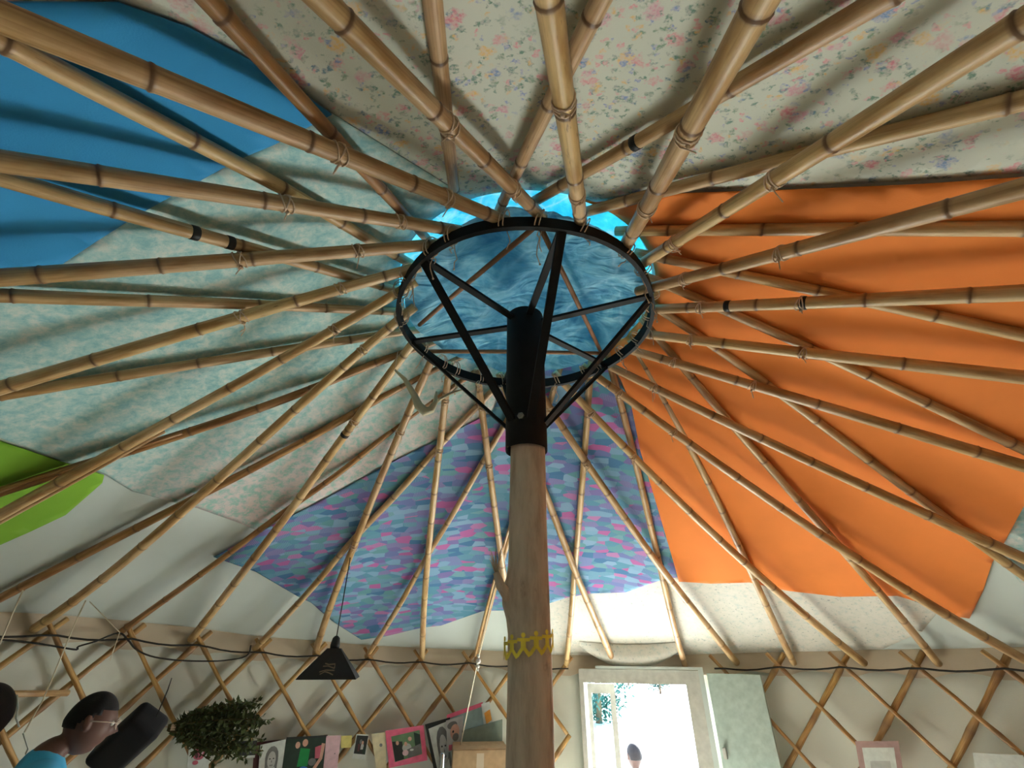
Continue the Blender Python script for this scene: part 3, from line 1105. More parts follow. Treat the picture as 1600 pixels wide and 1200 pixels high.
RAFTERS = {}
for kind, i, c in RAFT:
    rr = np.random.RandomState(100 * (kind == 'B') + i)
    d0 = c[0] - c[1]; d0 /= np.linalg.norm(d0); d1 = c[-1] - c[-2]; d1 /= np.linalg.norm(d1)
    c = np.vstack([c[0] + d0 * (.03 if kind == 'F' else .03), c, c[-1] + d1 * .03])
    L, at = resample(c, .03)
    tot = L[-1]
    k = (RADF if kind == 'F' else RADB).get(i, 1.0)
    ra, rb = (.0195 * k, .0245 * k) if kind == 'F' else (.0172 * k, .0215 * k)
    joints, s = [], rr.uniform(.05, .2)
    while s < tot - .05:
        joints.append(s); s += rr.uniform(.22, .33)
    ss, rs, js = [], [], []
    prev = 0.0
    for jx in joints + [tot]:
        span = np.linspace(prev + .014 if prev else 0, jx - .014 if jx < tot else tot, 5)
        for q in span:
            ss.append(q); rs.append(1.0); js.append(0)
        if jx < tot:
            for dq, f, jv in ((-.008, 1.015, .15), (-.004, 1.07, .55), (-.001, 1.08, .85), (.002, .975, 1.0), (.006, .99, .35)):
                ss.append(jx + dq); rs.append(f); js.append(jv)
        prev = jx
    ss = np.array(ss); rad = (ra + (rb - ra) * ss / tot) * np.array(rs)
    P = at(ss)
    mb = MB()
    N = 14
    mb.tube(P, rad, N, uv=True)
    m = M['bamboo_brown'] if (kind, i) in BROWN else M['bamboo']
    o = mb.build('bamboo_rafter', m, None, attr=('joint', np.repeat(js, N)))
    rebase(o, c[-1])
    tag(o, LAB[kind][i], 'rafter', 'bamboo rafters of the roof')
    RAFTERS[(kind, i)] = (o, c, L, at, ra, rb, tot)
    for px in BANDS.get((kind, i), []):
        d = ray(px); best = min(np.linspace(0, tot, 400), key=lambda s: np.linalg.norm(np.cross(at(s) - EYEP, d)))
        mb = MB(); r = (ra + (rb - ra) * best / tot) * 1.08
        mb.tube([at(best - .011), at(best - .009), at(best + .009), at(best + .011)], [r * .9, r, r, r * .9], 14)
        b = add_child(mb, 'tape_band', M['tape'], o)
        b['label'] = 'black tape band'
    if (kind, i) in (('F', 19), ('B', 5), ('B', 10)):                 # split culms: a second half lies alongside
        mb = MB(); q = np.linspace(tot * .42, tot * .97, 14)
        side = np.cross(d1, [0, 0, 1.0]); side /= np.linalg.norm(side)
        mb.tube(at(q) + side * (.024 if kind == 'F' else -.022) - np.array([0, 0, .008]), np.linspace(.008, .013, 14), 8, uv=True)
        b = add_child(mb, 'split_strip', m, o)

# lashings where a lower rafter crosses an upper one
for i in range(23):
    o, c, L, at, ra, rb, tot = RAFTERS[('F', i)]
    hits = []
    for j in range(23):
        cb = RAFTERS[('B', j)][1]
        D = np.linalg.norm(c[:, None, :2] - cb[None, :, :2], axis=2)
        a, b = np.unravel_index(D.argmin(), D.shape)
        if D[a, b] < .05:
            hits.append((a, b, j))
    hits.sort()
    for a, b, j in hits[:3]:
        if a < 4 or a > 38:
            continue
        cb = RAFTERS[('B', j)][1]
        mid = (c[a] + cb[b]) / 2
        t = c[min(a + 1, 42)] - c[a - 1]; t /= np.linalg.norm(t)
        sx = np.cross(t, [0, 0, 1.0]); sx /= np.linalg.norm(sx); sz = np.cross(sx, t)
        mb = MB()
        rF = (ra + (rb - ra) * a / 42) * 1.09
        for k in range(3):
            ph = np.linspace(0, 2 * math.pi, 13)[:-1]
            mb.tube([c[a] + sx * rF * math.cos(p) + sz * rF * math.sin(p) + t * (.007 * (k - 1) + .009 * math.sin(p + k * 2.5)) for p in ph], .0022, 5, closed=True)
        q = c[a] - sz * rF + sx * rng.uniform(-.008, .008)
        mb.tube([q + sz * .004, q - sz * .004, q - sz * .008], [.004, .0055, .003], 6)
        for k in range(rng.randint(1, 3)):
            w = rng.uniform(-.02, .02, 2); ln = rng.uniform(.015, .05)
            mb.tube([q, q + sx * w[0] + np.array([0, 0, -ln * .3]), q + sx * w[1] + np.array([0, 0, -ln])], .0016, 5)
        add_child(mb, 'tie_cord', M['twine'], o)

# ------------------------------------------------------------------ crown ring on the centre pole
TR = .0635
pole = empty('centre_pole', (CX, CY, 0))
tag(pole, 'weathered tree trunk standing as centre pole under the black steel ring', 'pole')
mb = MB()
prof = []
NZ, NS = 60, 28
for i in range(NZ):
    z = 2.26 * i / (NZ - 1)
    for j in range(NS):
        a = 2 * math.pi * j / NS
        r = TR * (1 + .035 * math.sin(2 * a + z * 2.1) + .025 * math.sin(3 * a - z * 4.3) + .02 * math.sin(z * 9 + a))
        dz_ = (z - 1.745) / .055
        da = (a - math.radians(200) + math.pi) % (2 * math.pi) - math.pi
        r += .026 * math.exp(-dz_ * dz_) * math.exp(-(da / .6) ** 2)
        mb.v.append((r * math.cos(a) - .004 * math.sin(z * 2.4), r * math.sin(a), z))
for i in range(NZ - 1):
    for j in range(NS):
        j2 = (j + 1) % NS
        mb.f.append((i * NS + j, i * NS + j2, (i + 1) * NS + j2, (i + 1) * NS + j)); mb.m.append(0)
mb.build('trunk', M['trunk'], pole)
mb = MB()
mb.tube([(-.055, -.03, 1.74), (-.085, -.045, 1.775), (-.098, -.05, 1.81)], [.02, .015, .010], 8)
for k in range(9):
    mb.tube([(-.092, -.048, 1.79), (-.10 - .012 * math.sin(k * 2.1), -.05 + .01 * math.cos(k * 1.7), 1.83 + .004 * k), (-.10 - .022 * math.sin(k * 2.1), -.05 + .02 * math.cos(k * 1.7), 1.845 + .005 * k)], [.003, .002, .0008], 4)
o = mb.build('branch_stub', M['trunk'], pole); o['label'] = 'splintered branch stub'
M['yellow'] = plain('yellow_paint', (246, 222, 84), .6)


def on_trunk(u, z):
    a = math.radians(-90) + u / (TR + .003)
    r = TR + .0095
    return (r * math.cos(a), r * math.sin(a), z)


for k in range(10):
    u0 = -.15 + k * .0335; zb = 1.600 + .13 * min(max(u0, -.08), .08)
    mb = MB()

    def stroke(p, q, w):
        (u1, z1), (u2, z2) = p, q
        L_ = math.hypot(u2 - u1, z2 - z1); nx, nz = -(z2 - z1) / L_ * w / 2, (u2 - u1) / L_ * w / 2
        vs = []
        for f in (0, .5, 1):
            u, z = u1 + (u2 - u1) * f, z1 + (z2 - z1) * f
            vs += [on_trunk(u0 + u + nx, zb + z + nz), on_trunk(u0 + u - nx, zb + z - nz)]
        mb.add(vs, [(0, 1, 3, 2), (2, 3, 5, 4)])
    stroke((0, .012), (0, .038), .0135)
    stroke((-.0168, .034), (0, .033), .0085); stroke((0, .033), (.0168, .034), .0085)
    stroke((0, .016), (-.0168, -.006), .009); stroke((0, .016), (.0168, -.006), .009)
    mb.add([on_trunk(u0 + .006 * math.cos(p), zb + .045 + .0068 * math.sin(p)) for p in np.linspace(0, 2 * math.pi, 9)[:-1]], [tuple(range(8))])
    o = mb.build('painted_figure', M['yellow'], pole, False)
    o['label'] = 'small yellow painted figure in a chain of figures holding hands'

crown = empty('crown_ring', (CX, CY, 2.22))
tag(crown, 'black steel crown ring with six spokes, braces and a sleeve over the trunk', 'roof ring')


def cz(p):
    return (p[0], p[1], p[2] - 2.22)


mb = MB()
mb.lathe([(.0745, 0), (.0755, .004), (.0755, .60), (.0745, .605), (.069, .605), (.069, .02), (.0745, 0)], 32)
o = sharp_ok(mb.build('sleeve', M['steel'], crown), 40)
bp = on_cyl((803, 656), 0.0)
mb = MB(); u = np.array([-.021, -.0735, 0]);
un = u / np.linalg.norm(u)
zb = 2.22 + .105
mb.tube([u + [0, 0, zb - 2.22] , u * 1.07 + [0, 0, zb - 2.22], u * 1.09 + [0, 0, zb - 2.22]], [.013, .013, .008], 6)
mb.build('bolt', M['bolt'], crown, False)
mb = MB()
NR = 72
for j in range(NR):
    a = 2 * math.pi * j / NR
    w = .003 * math.sin(a * 6 + 1)
    for dr, dz_ in ((-.008, -.023), (.008, -.023), (.008, .023), (-.008, .023)):
        r = RR + dr + w
        mb.v.append((r * math.cos(a), r * math.sin(a), ZR - 2.22 + dz_))
for j in range(NR):
    j2 = (j + 1) % NR
    for q in range(4):
        q2 = (q + 1) % 4
        mb.f.append((j * 4 + q, j2 * 4 + q, j2 * 4 + q2, j * 4 + q2)); mb.m.append(0)
sharp_ok(mb.build('rim', M['steel'], crown), 40)
for deg in (-20, 39.5, 100, 164.5, -135.5, -78):
    a = math.radians(deg)
    e = np.array([math.cos(a), math.sin(a), 0]); s_ = np.array([-e[1], e[0], 0])

    def bar(p, q, w, t):
        mb = MB(); d = q - p; L_ = np.linalg.norm(d); d = d / L_
        n = np.cross(d, s_)
        mb.box((p + q) / 2, (L_, w, t), 0, np.stack([d, s_, n], 1))
        return mb
    p, q = e * .072 + [0, 0, .565], e * (RR - .002) + [0, 0, .575]
    sharp_ok(bar(p, q, .026, .012).build('spoke', M['steel'], crown, False))
    p, q = e * .072 + [0, 0, .10], e * (RR - .004) + [0, 0, .565]
    sharp_ok(bar(p, q, .030, .012).build('brace', M['steel'], crown, False))
# twine that binds the rafters to the rim
for i in range(23):
    c = FC[i]; a = az_of(c[0])
    rr = np.random.RandomState(i)
    e = np.array([math.cos(a), math.sin(a), 0]); s_ = np.array([-e[1], e[0], 0])
    base = e * RR + np.array([0, 0, ZR - 2.22 + .012])
    mb = MB()
    for k in range(2):
        ph = np.linspace(0, 2 * math.pi, 13)[:-1]
        mb.tube([base + e * .030 * math.cos(p) + np.array([0, 0, .034 * math.sin(p) + .006]) + s_ * (.014 * (k - .5) + .01 * math.sin(p)) for p in ph], .0022, 5, closed=True)
    for k in range(rr.randint(1, 3)):
        ln = rr.uniform(.03, .13)
        q = base + np.array([0, 0, -.03]) + s_ * rr.uniform(-.01, .01) - e * .012
        pts = [q]
        for h in range(4):
            q = q + np.array([rr.uniform(-.012, .012), rr.uniform(-.012, .012), -ln / 4]); pts.append(q)
        mb.tube(pts, .0018, 5)
        if rr.rand() < .5:
            mb.tube([q + [0, 0, .003], q, q - [0, 0, .004]], [.002, .0042, .002], 6)
    mb.build('tie_string', M['twine'], crown)

# three thin sticks that carry the dome cloth
for (p, q), lab in (((((834, 356)), ((655, 508))), 'thin wooden stick over the crown ring, slanting across the dome cloth beside the lamp side'),
                    ((((843, 352)), ((938, 548))), 'thin wooden stick over the crown ring, slanting towards the orange cloth'),
                    ((((660, 549)), ((940, 552))), 'thin wooden stick lying level behind the steel sleeve, across the crown ring')):
    P, Q = on_z(p, ZR + .036), on_z(q, ZR + .036)
    mb = MB(); mb.tube([P, (P + Q) / 2 + [0, 0, .004], Q], [.010, .010, .009], 8)
    o = mb.build('roof_stick', M['stick'])
    rebase(o, P); tag(o, lab, 'stick', 'sticks over the crown ring')

# dome cloth over the crown: a pillowy inner cloth on the sticks, a thin outer cloth above
mb = MB()
NA, NRr = 192, 30
for i in range(NRr):
    rho = .0005 + (.506 - .0005) * i / (NRr - 1)
    for j in range(NA):
        a = 2 * math.pi * j / NA
        f = rho / .506
        x, y = rho * math.cos(a), rho * math.sin(a)
        z = .066 + .085 * (1 - f ** 2)
        z += .036 * f * math.sin(3 * a + .6) * (1 - .5 * f) + .034 * math.sin(9 * x + 1) * math.cos(11 * y + 2 * x * 5) * (1 - .4 * f)
        z += .010 * math.sin(23 * x - 9 * y) * math.sin(14 * y + 3)
        z += (.0045 + .004 * math.cos(a + .2)) * f ** 2 * math.sin(41 * a + 4 * math.sin(5 * a) + 5 * f)
        mb.v.append((x, y, max(z, .062)))
for i in range(NRr - 1):
    for j in range(NA):
        j2 = (j + 1) % NA
        mb.f.append((i * NA + j, i * NA + j2, (i + 1) * NA + j2, (i + 1) * NA + j)); mb.m.append(0)
dome = empty('dome_cover', (CX, CY, ZR))
tag(dome, 'blue water-print cloth bulging over the crown ring, glowing cyan at its edge', 'cloth')
mb.build('inner_cloth', M['dome'], dome)
mb = MB()
NS_ = 16
for i in range(NS_):
    rho = .0005 + .82 * i / (NS_ - 1)
    for j in range(NA):
        a = 2 * math.pi * j / NA
        x, y = CX + rho * math.cos(a), CY + rho * math.sin(a)
        zr_ = float(roof_z(CX + max(rho, .6) * math.cos(a), CY + max(rho, .6) * math.sin(a))[0]) - ZR
        z = zr_ + .035 + .10 * max(0, 1 - (rho / .62) ** 2) + (.010 * math.sin(17 * a) + .006 * math.sin(29 * a + i)) * (rho / .8) ** 2
        mb.v.append((rho * math.cos(a), rho * math.sin(a), z))
for i in range(NS_ - 1):
    for j in range(NA):
        j2 = (j + 1) % NA
        mb.f.append((i * NA + j, i * NA + j2, (i + 1) * NA + j2, (i + 1) * NA + j)); mb.m.append(0)
o = mb.build('outer_cloth', M['skirt'], dome); o['label'] = 'thin translucent cyan outer cloth of the dome'

# pale hooked root hanging by the ring
mb = MB()
pp = [(617, 578, 2.02), (632, 592, 2.00), (646, 615, 1.97), (654, 634, 1.95), (664, 643, 1.94), (674, 640, 1.94), (680, 629, 1.95), (682, 612, 1.98)]
pts = [at_depth((x, y), d) for x, y, d in pp]
mb.tube(pts, [.004, .009, .014, .019, .021, .017, .011, .004], 10)
pts = [at_depth((x, y), d) for x, y, d in ((674, 634, 1.95), (690, 622, 1.98), (706, 614, 2.0), (728, 607, 2.04))]
mb.tube(pts, [.009, .007, .006, .003], 8)
pts = [at_depth((x, y), d) for x, y, d in ((706, 614, 2.0), (716, 603, 2.02), (726, 601, 2.03))]
mb.tube(pts, [.005, .004, .002], 8)
M['root'] = fabric('pale_root', (196, 190, 160), .12, 14, .6)
o = mb.build('driftwood_hook', M['root'])
rebase(o, at_depth((664, 643), 1.94)); tag(o, 'pale bent driftwood hook hanging from the rafters beside the crown ring', 'driftwood')
mb = MB(); q0 = at_depth((617, 578), 2.02); mb.tube([q0, q0 + [0, 0, .10]], .0015, 4)
add_child(mb, 'hanging_thread', M['twine'], o)

# ------------------------------------------------------------------ pendant lamp
oF, cF, LF, atF, raF, rbF, totF = RAFTERS[('F', 16)]
d = ray((556, 866)); s_ = min(np.linspace(0, totF, 800), key=lambda s: np.linalg.norm(np.cross(atF(s) - EYEP, d)))
LP = atF(s_) - np.array([0, 0, .029])
hd = math.hypot(*LP[:2])


def z_at(p, hdist):
    dd = ray(p); return EYE + dd[2] / math.hypot(dd[0], dd[1]) * hdist


zt_, zb_ = z_at((529, 1013), hd), z_at((517, 1056), hd)
lamp = empty('pendant_lamp', (LP[0], LP[1], zb_))
lamp.rotation_euler = (0, 0, math.atan2(LP[1], LP[0]) - math.pi / 2 - math.radians(6))
tag(lamp, 'black pyramid pendant lamp with pale cut-out marks, hanging on a black cord', 'lamp')
wtop, wbot, hL = .036, .148, zt_ - zb_
mb = MB()
rows = []
for f in (0, .04, .25, .5, .75, 1.0):
    w = wbot + (wtop - wbot) * f
    if f == 0: w += .006
    rows.append((w, hL * f))
NSQ = 4
for w, z in rows:
    for sx, sy in ((-1, -1), (1, -1), (1, 1), (-1, 1)):
        dip = -.010 if z == 0 else 0
        mb.v.append((sx * w, sy * w, z + dip))
for i in range(len(rows) - 1):
    for j in range(4):
        j2 = (j + 1) % 4
        mb.f.append((i * 4 + j, i * 4 + j2, (i + 1) * 4 + j2, (i + 1) * 4 + j)); mb.m.append(0)
k = (len(rows) - 1) * 4
mb.f.append((k, k + 1, k + 2, k + 3)); mb.m.append(0)
M['shade'] = plain('black_lamp_shade', (44, 44, 40), .6)
o = mb.build('lamp_shade', M['shade'], lamp, False)
so = o.modifiers.new('thickness', 'SOLIDIFY'); so.thickness = .003
mb = MB(); mb.lathe([(.0, 0), (.026, 0), (.027, .018), (.020, .052), (.010, .062), (.006, .064)], 16, (0, 0, hL)); mb.build('lamp_socket', M['shade'], lamp)
mb = MB()
ctop = LP[2] - zb_
mb.tube([(0, 0, hL + .06), (.001, 0, (hL + ctop) / 2), (0, 0, ctop)], .0035, 6); mb.build('cord', M['cable'], lamp)
M['mark'] = plain('tan_cutout', (128, 112, 88), .7)
mb = MB()


def shade_pt(u, f):
    w = wbot + (wtop - wbot) * f
    return (u * w, -w - .0035, hL * f)


def mark(pts, wd):
    for (u1, f1), (u2, f2) in zip(pts[:-1], pts[1:]):
        L_ = math.hypot(u2 - u1, f2 - f1); nx, ny = -(f2 - f1) / L_ * wd, (u2 - u1) / L_ * wd
        mb.add([shade_pt(u1 + nx, f1 + ny), shade_pt(u1 - nx, f1 - ny), shade_pt(u2 - nx, f2 - ny), shade_pt(u2 + nx, f2 + ny)], [(0, 1, 2, 3)])


mark([(-.26, .46), (-.05, .42), (.30, .44)], .022)
mark([(-.30, .36), (-.05, .37), (.10, .33), (.26, .29), (.28, .42)], .020)
mark([(-.34, .17), (-.10, .23), (.26, .22)], .022)
mark([(-.28, .09), (-.12, .18), (.05, .14), (.22, .07)], .020)
o = mb.build('cutout_mark', M['mark'], lamp, False); o['label'] = 'tan cut-out strokes on the shade'

# ------------------------------------------------------------------ cards and pictures on the lattice
def pm(name, c): 
    if name not in M: M[name] = plain(name, c, .6)
    return M[name]


def card(name, label, cat, corners, mat, shapes=(), group='pictures pinned on the lattice', rr=RW - .055, thick=.004, tilt=0.0):
    cpx = np.mean(np.array(corners, float), 0)
    C0 = on_cyl(cpx, rr); n = np.array([C0[0] - CX, C0[1] - CY, 0]); n /= np.linalg.norm(n)
    n = n * math.cos(tilt) + np.array([0, 0, 1]) * math.sin(tilt)
    Q = [on_plane(p, C0, n) for p in corners]
    mb = MB()
    mb.add([q for q in Q] + [q + n * thick for q in Q], [(0, 3, 2, 1), (4, 5, 6, 7), (0, 1, 5, 4), (1, 2, 6, 5), (2, 3, 7, 6), (3, 0, 4, 7)])
    o = mb.build(name, mat, None, False)
    rebase(o, (Q[2] + Q[3]) / 2)
    tag(o, label, cat, group)
    if shapes:
        mb = MB(); mats = []
        for k, (m, poly) in enumerate(shapes):
            if m not in mats: mats.append(m)
            P = [((1 - u) * (1 - v) * Q[0] + u * (1 - v) * Q[1] + u * v * Q[2] + (1 - u) * v * Q[3]) - n * (.0012 + .0006 * k) for u, v in poly]
            mb.add(P, [tuple(range(len(P)))], mats.index(m))
        add_child(mb, 'print', mats, o, smooth=False)
    return o


def rect(u0, v0, u1, v1):
    return [(u0, v0), (u1, v0), (u1, v1), (u0, v1)]


def ell(u, v, a, b, n=14, rot=0):
    return [(u + a * math.cos(t) * math.cos(rot) - b * math.sin(t) * math.sin(rot), v + a * math.cos(t) * math.sin(rot) + b * math.sin(t) * math.cos(rot)) for t in np.linspace(0, 2 * math.pi, n + 1)[:-1]]


white = pm('photo_white', (206, 212, 206)); grey = pm('photo_grey', (112, 114, 112)); lgrey = pm('photo_light_grey', (184, 186, 182)); dgrey = pm('photo_dark', (44, 48, 46))
dgreen = pm('photo_dark_green', (40, 58, 48)); grn = pm('photo_green', (30, 140, 74)); skin_p = pm('photo_skin', (206, 160, 140)); blu = pm('photo_blue', (70, 130, 210))
pink = pm('card_pink', (230, 110, 142)); ppink = pm('card_pale_pink', (216, 182, 190)); cream = pm('card_cream', (218, 208, 172)); yel = pm('card_yellow', (216, 206, 126)); maroon = pm('card_maroon', (92, 56, 58))
mgreen = pm('photo_mid_green', (110, 140, 104)); board = pm('board_grey_green', (112, 126, 114)); carton = pm('carton', (178, 150, 116)); orangep = pm('drawing_orange', (226, 160, 70)); tealp = pm('drawing_teal', (150, 176, 176)); rose = pm('rose_pink', (196, 100, 118))


def portrait(cx=.5):
    return [(grey, ell(cx, .46, .27, .34)), (grey, [(cx - .27, .5), (cx - .15, .5), (cx - .17, .9), (cx - .25, .85)]), (grey, [(cx + .15, .5), (cx + .27, .5), (cx + .25, .85), (cx + .17, .9)]),
            (lgrey, ell(cx, .54, .175, .27)), (dgrey, ell(cx - .075, .49, .035, .018)), (dgrey, ell(cx + .075, .49, .035, .018)), (grey, [(cx, .50), (cx + .025, .60), (cx - .02, .60)]), (grey, ell(cx, .68, .07, .022)), (lgrey, ell(cx, .675, .05, .008))]


card('photo_card', 'small card with pink flowers under the herb bunch', 'card', [(296, 1160), (327, 1158), (326, 1200), (292, 1204)], white, [(rose, ell(.5, .45, .3, .22)), (maroon, ell(.4, .5, .08, .10)), (ppink, ell(.62, .4, .1, .08)), (rose, ell(.35, .75, .14, .08))])
card('photo_card', 'dark photograph with a white lower border beside the herb bunch', 'photograph', [(370, 1158), (402, 1157), (398, 1184), (366, 1186)], white, [(dgrey, rect(.0, .0, 1, .85)), (grey, ell(.2, .5, .1, .14)), (grey, ell(.45, .45, .06, .16)), (grey, ell(.75, .5, .08, .2))], rr=RW - .06)
card('backing_card', 'maroon backing card behind the black and white portrait', 'card', [(398, 1160), (512, 1148), (510, 1206), (394, 1210)], maroon)
card('photo_card', 'black and white portrait of a smiling person on maroon card', 'photograph', [(407, 1164), (447, 1155), (439, 1212), (403, 1214)], white, portrait(), rr=RW - .072)
card('photo_card', 'colour group photograph with a person in green', 'photograph', [(448, 1152), (510, 1149), (504, 1208), (439, 1214)], dgreen,
     [(grn, [(.38, .30), (.62, .34), (.60, .78), (.34, .78)]), (skin_p, ell(.48, .17, .07, .10)), (skin_p, ell(.30, .22, .06, .09)), (rose, [(.74, .3), (.9, .25), (.92, .6), (.76, .6)]), (skin_p, [(.90, .20), (.99, .22), (.95, .62), (.78, .92), (.72, .86), (.88, .58)]), (blu, ell(.5, .88, .13, .10)), (white, [(.0, .9), (.4, .84), (.4, .98), (.0, 1.0)]), (grey, ell(.7, .68, .1, .10)), (dgrey, rect(.0, .0, 1, .05))], rr=RW - .075)
card('paper_card', 'pale pink speckled paper card between group photograph and yellow note', 'card', [(510, 1150), (533, 1149), (527, 1200), (505, 1204)], ppink, [(grey, ell(.7, .55, .04, .02))], rr=RW - .07)
card('sticky_note', 'small square yellow paper note on the lattice', 'note', [(533, 1150), (550, 1149), (549, 1168), (533, 1169)], yel, rr=RW - .068)
card('photo_card', 'instant photograph of a standing couple with a white border', 'photograph', [(557, 1147), (577, 1148), (570, 1187), (550, 1185)], white, [(dgrey, rect(.06, .05, .94, .80)), (grey, ell(.45, .3, .1, .1)), (skin_p, ell(.6, .34, .08, .08)), (lgrey, [(.5, .4), (.7, .4), (.75, .6), (.5, .62)]), (dgreen, rect(.7, .5, .92, .8)), (maroon, [(.25, .4), (.45, .4), (.42, .7), (.3, .7)])], rr=RW - .08)
card('paper_card', 'cream paper card with one small dark spot', 'card', [(580, 1147), (602, 1144), (604, 1200), (588, 1202)], cream, [(grey, ell(.62, .35, .12, .05))], rr=RW - .06)
card('picture_frame', 'bright pink card frame around a group photograph', 'picture', [(602, 1142), (662, 1133), (668, 1188), (608, 1200)], pink,
     [(mgreen, [(.13, .18), (.88, .12), (.88, .80), (.16, .88)]), (dgrey, [(.14, .32), (.40, .36), (.40, .84), (.17, .87)]), (lgrey, ell(.5, .55, .12, .12)), (dgreen, [(.72, .16), (.88, .25), (.86, .62), (.72, .6)]), (skin_p, ell(.27, .38, .04, .06)), (skin_p, ell(.6, .32, .05, .06)), (skin_p, ell(.48, .44, .04, .06)), (grey, [(.5, .6), (.86, .5), (.86, .78), (.5, .84)]), (ppink, ell(.45, .68, .08, .08)), (white, ell(.62, .63, .05, .03))], rr=RW - .072)
card('picture_frame', 'dark framed black and white portrait leaning beside the pink frame', 'picture', [(664, 1132), (703, 1121), (712, 1206), (680, 1214)], dgrey, [(white, [(.10, .10), (.99, .05), (.99, .98), (.17, .98)])] + portrait(.60), rr=RW - .085)
card('photo_card', 'faded grey photograph of a bearded person beside the dark frame', 'photograph', [(697, 1126), (724, 1118), (722, 1172), (699, 1176)], lgrey, [(grey, ell(.35, .2, .3, .12)), (skin_p, ell(.5, .42, .28, .24)), (grey, ell(.55, .58, .2, .12)), (dgrey, ell(.4, .4, .06, .04)), (rose, rect(.1, .78, .9, .95))], rr=RW - .095)
card('drawing_sheet', 'pale teal drawing with a pink edge above the grey green board', 'drawing', [(698, 1117), (754, 1097), (764, 1150), (700, 1160)], tealp, [(pink, [(0, 0), (1, 0), (1, .12), (0, .16)])], rr=RW - .078)
card('drawing_sheet', 'white paper with an orange painted shape beside the trunk', 'drawing', [(752, 1100), (765, 1096), (770, 1130), (756, 1134)], white, [(orangep, [(.2, .45), (.9, .35), (.95, .85), (.3, .95)])], rr=RW - .09)
card('notice_board', 'grey green board with a torn top edge beside the trunk', 'board', [(722, 1142), (785, 1124), (785, 1166), (722, 1173)], board, (), rr=RW - .12, thick=.012)
# carton in front of the wall
q = on_cyl((742, 1172), RW - .45)
w_ = np.linalg.norm(on_cyl((785, 1170), RW - .45) - on_cyl((698, 1176), RW - .45))
box_t = empty('carton_box', (q[0] + .02, q[1] + .17, 0), math.atan2(q[1] - CY, q[0] - CX) - math.pi / 2)
tag(box_t, 'tall brown cardboard carton standing by the wall behind the trunk', 'box')
mb = MB(); mb.box((0, 0, q[2] / 2), (w_, .30, q[2])); o = mb.build('carton_body', carton, box_t, False)
bv = o.modifiers.new('bevel', 'BEVEL'); bv.width = .006; bv.segments = 2
mb = MB(); mb.box((0, -.151, q[2] - .2), (.05, .002, .36)); mb.build('tape_strip', M['eave'], box_t, False)
mb = MB(); mb.box((0, -.075, q[2] + .003), (w_ * .99, .145, .004)); mb.build('carton_flap', carton, box_t, False)
mb = MB(); mb.box((0, .075, q[2] + .003), (w_ * .99, .145, .004)); mb.build('carton_flap', carton, box_t, False)
# shiny metal pole beside it
q = on_cyl((691, 1176), RW - .62)
mb = MB(); mb.tube([(q[0], q[1], 0), (q[0], q[1], q[2] - .01), (q[0], q[1], q[2])], [.016, .016, .012], 16)
M['chrome'] = plain('polished_steel', (215, 220, 220), .18, 1.0)
o = mb.build('steel_tube', M['chrome']); rebase(o, (q[0], q[1], 0)); tag(o, 'shiny upright steel tube in front of the dark framed portrait', 'tube')
mb = MB(); mb.lathe([(0, .0), (.09, .0), (.09, .012), (.017, .02)], 20); mb.build('tube_base', M['chrome'], o)
# right-hand side of the doorway: a framed picture and a sheet of paper
card('picture_frame', 'small rose framed picture below the lattice between door and paper sheet', 'picture', [(1336, 1158), (1404, 1158), (1412, 1214), (1346, 1216)], pm('frame_rose', (168, 140, 136)), [(white, rect(.14, .18, .88, 1)), (lgrey, rect(.28, .55, .75, .95))])
card('paper_sheet', 'large blank white sheet of paper hanging low on the lattice', 'paper', [(1519, 1176), (1598, 1180), (1618, 1230), (1530, 1232)], white)

# ------------------------------------------------------------------ cables and strings
def line_px(name, label, cat, pts, rad, mat, rr=None, n=6, smooth=True):
    P = [on_cyl(p, rr) if rr else at_depth(p[:2], p[2]) for p in pts]
    if smooth:
        Q = []
        for i in range(len(P) - 1):
            a, b, c_, d_ = P[max(i - 1, 0)], P[i], P[i + 1], P[min(i + 2, len(P) - 1)]
            for t in (0, .25, .5, .75):
                Q.append(.5 * ((2 * b) + (-a + c_) * t + (2 * a - 5 * b + 4 * c_ - d_) * t * t + (-a + 3 * b - 3 * c_ + d_) * t ** 3))
        P = Q + [P[-1]]
    mb = MB(); mb.tube(P, rad, n)
    o = mb.build(name, mat); rebase(o, min(P, key=lambda p: p[2])); tag(o, label, cat)
    return o


line_px('power_cable', 'black power cable looped along the lattice top above the herb bunch', 'cable', [(-20, 998), (30, 1002), (75, 1008), (98, 1012), (120, 1015), (123, 1010), (150, 1002), (185, 989), (200, 1000), (212, 1014), (235, 1025), (270, 1031), (310, 1033), (350, 1032), (385, 1025), (392, 1008)], .005, M['cable'], RW - .05)
o = line_px('white_cord', 'long white cord hanging from a rafter past the heads of two people', 'cord', [(134, 938, 2.30), (118, 972, 2.25), (92, 1035, 2.2), (66, 1096, 2.15), (38, 1144, 2.1)], .003, M['white_string'], smooth=False)
line_px('white_cord', 'short white cord tied between two rafter feet over the cable', 'cord', [(140, 940, 2.30), (187, 988, 2.38), (172, 1032, 2.34)], .002, M['white_string'], smooth=False)
line_px('white_cord', 'thin white cord slanting from the outermost rafter on bare canvas', 'cord', [(36, 922, 2.14), (18, 962, 2.1), (-6, 1020, 2.05)], .003, M['white_string'], smooth=False)
o = line_px('bead_string', 'pale string with a clear bead, stretched from the frayed rafter to the board', 'string', [(776, 905, 2.75), (764, 955, 2.9), (748, 1025, 3.1), (718, 1172, 3.30)], .0042, M['white_string'], smooth=False)
mb = MB()
bp_ = at_depth((747, 1033), 3.08)
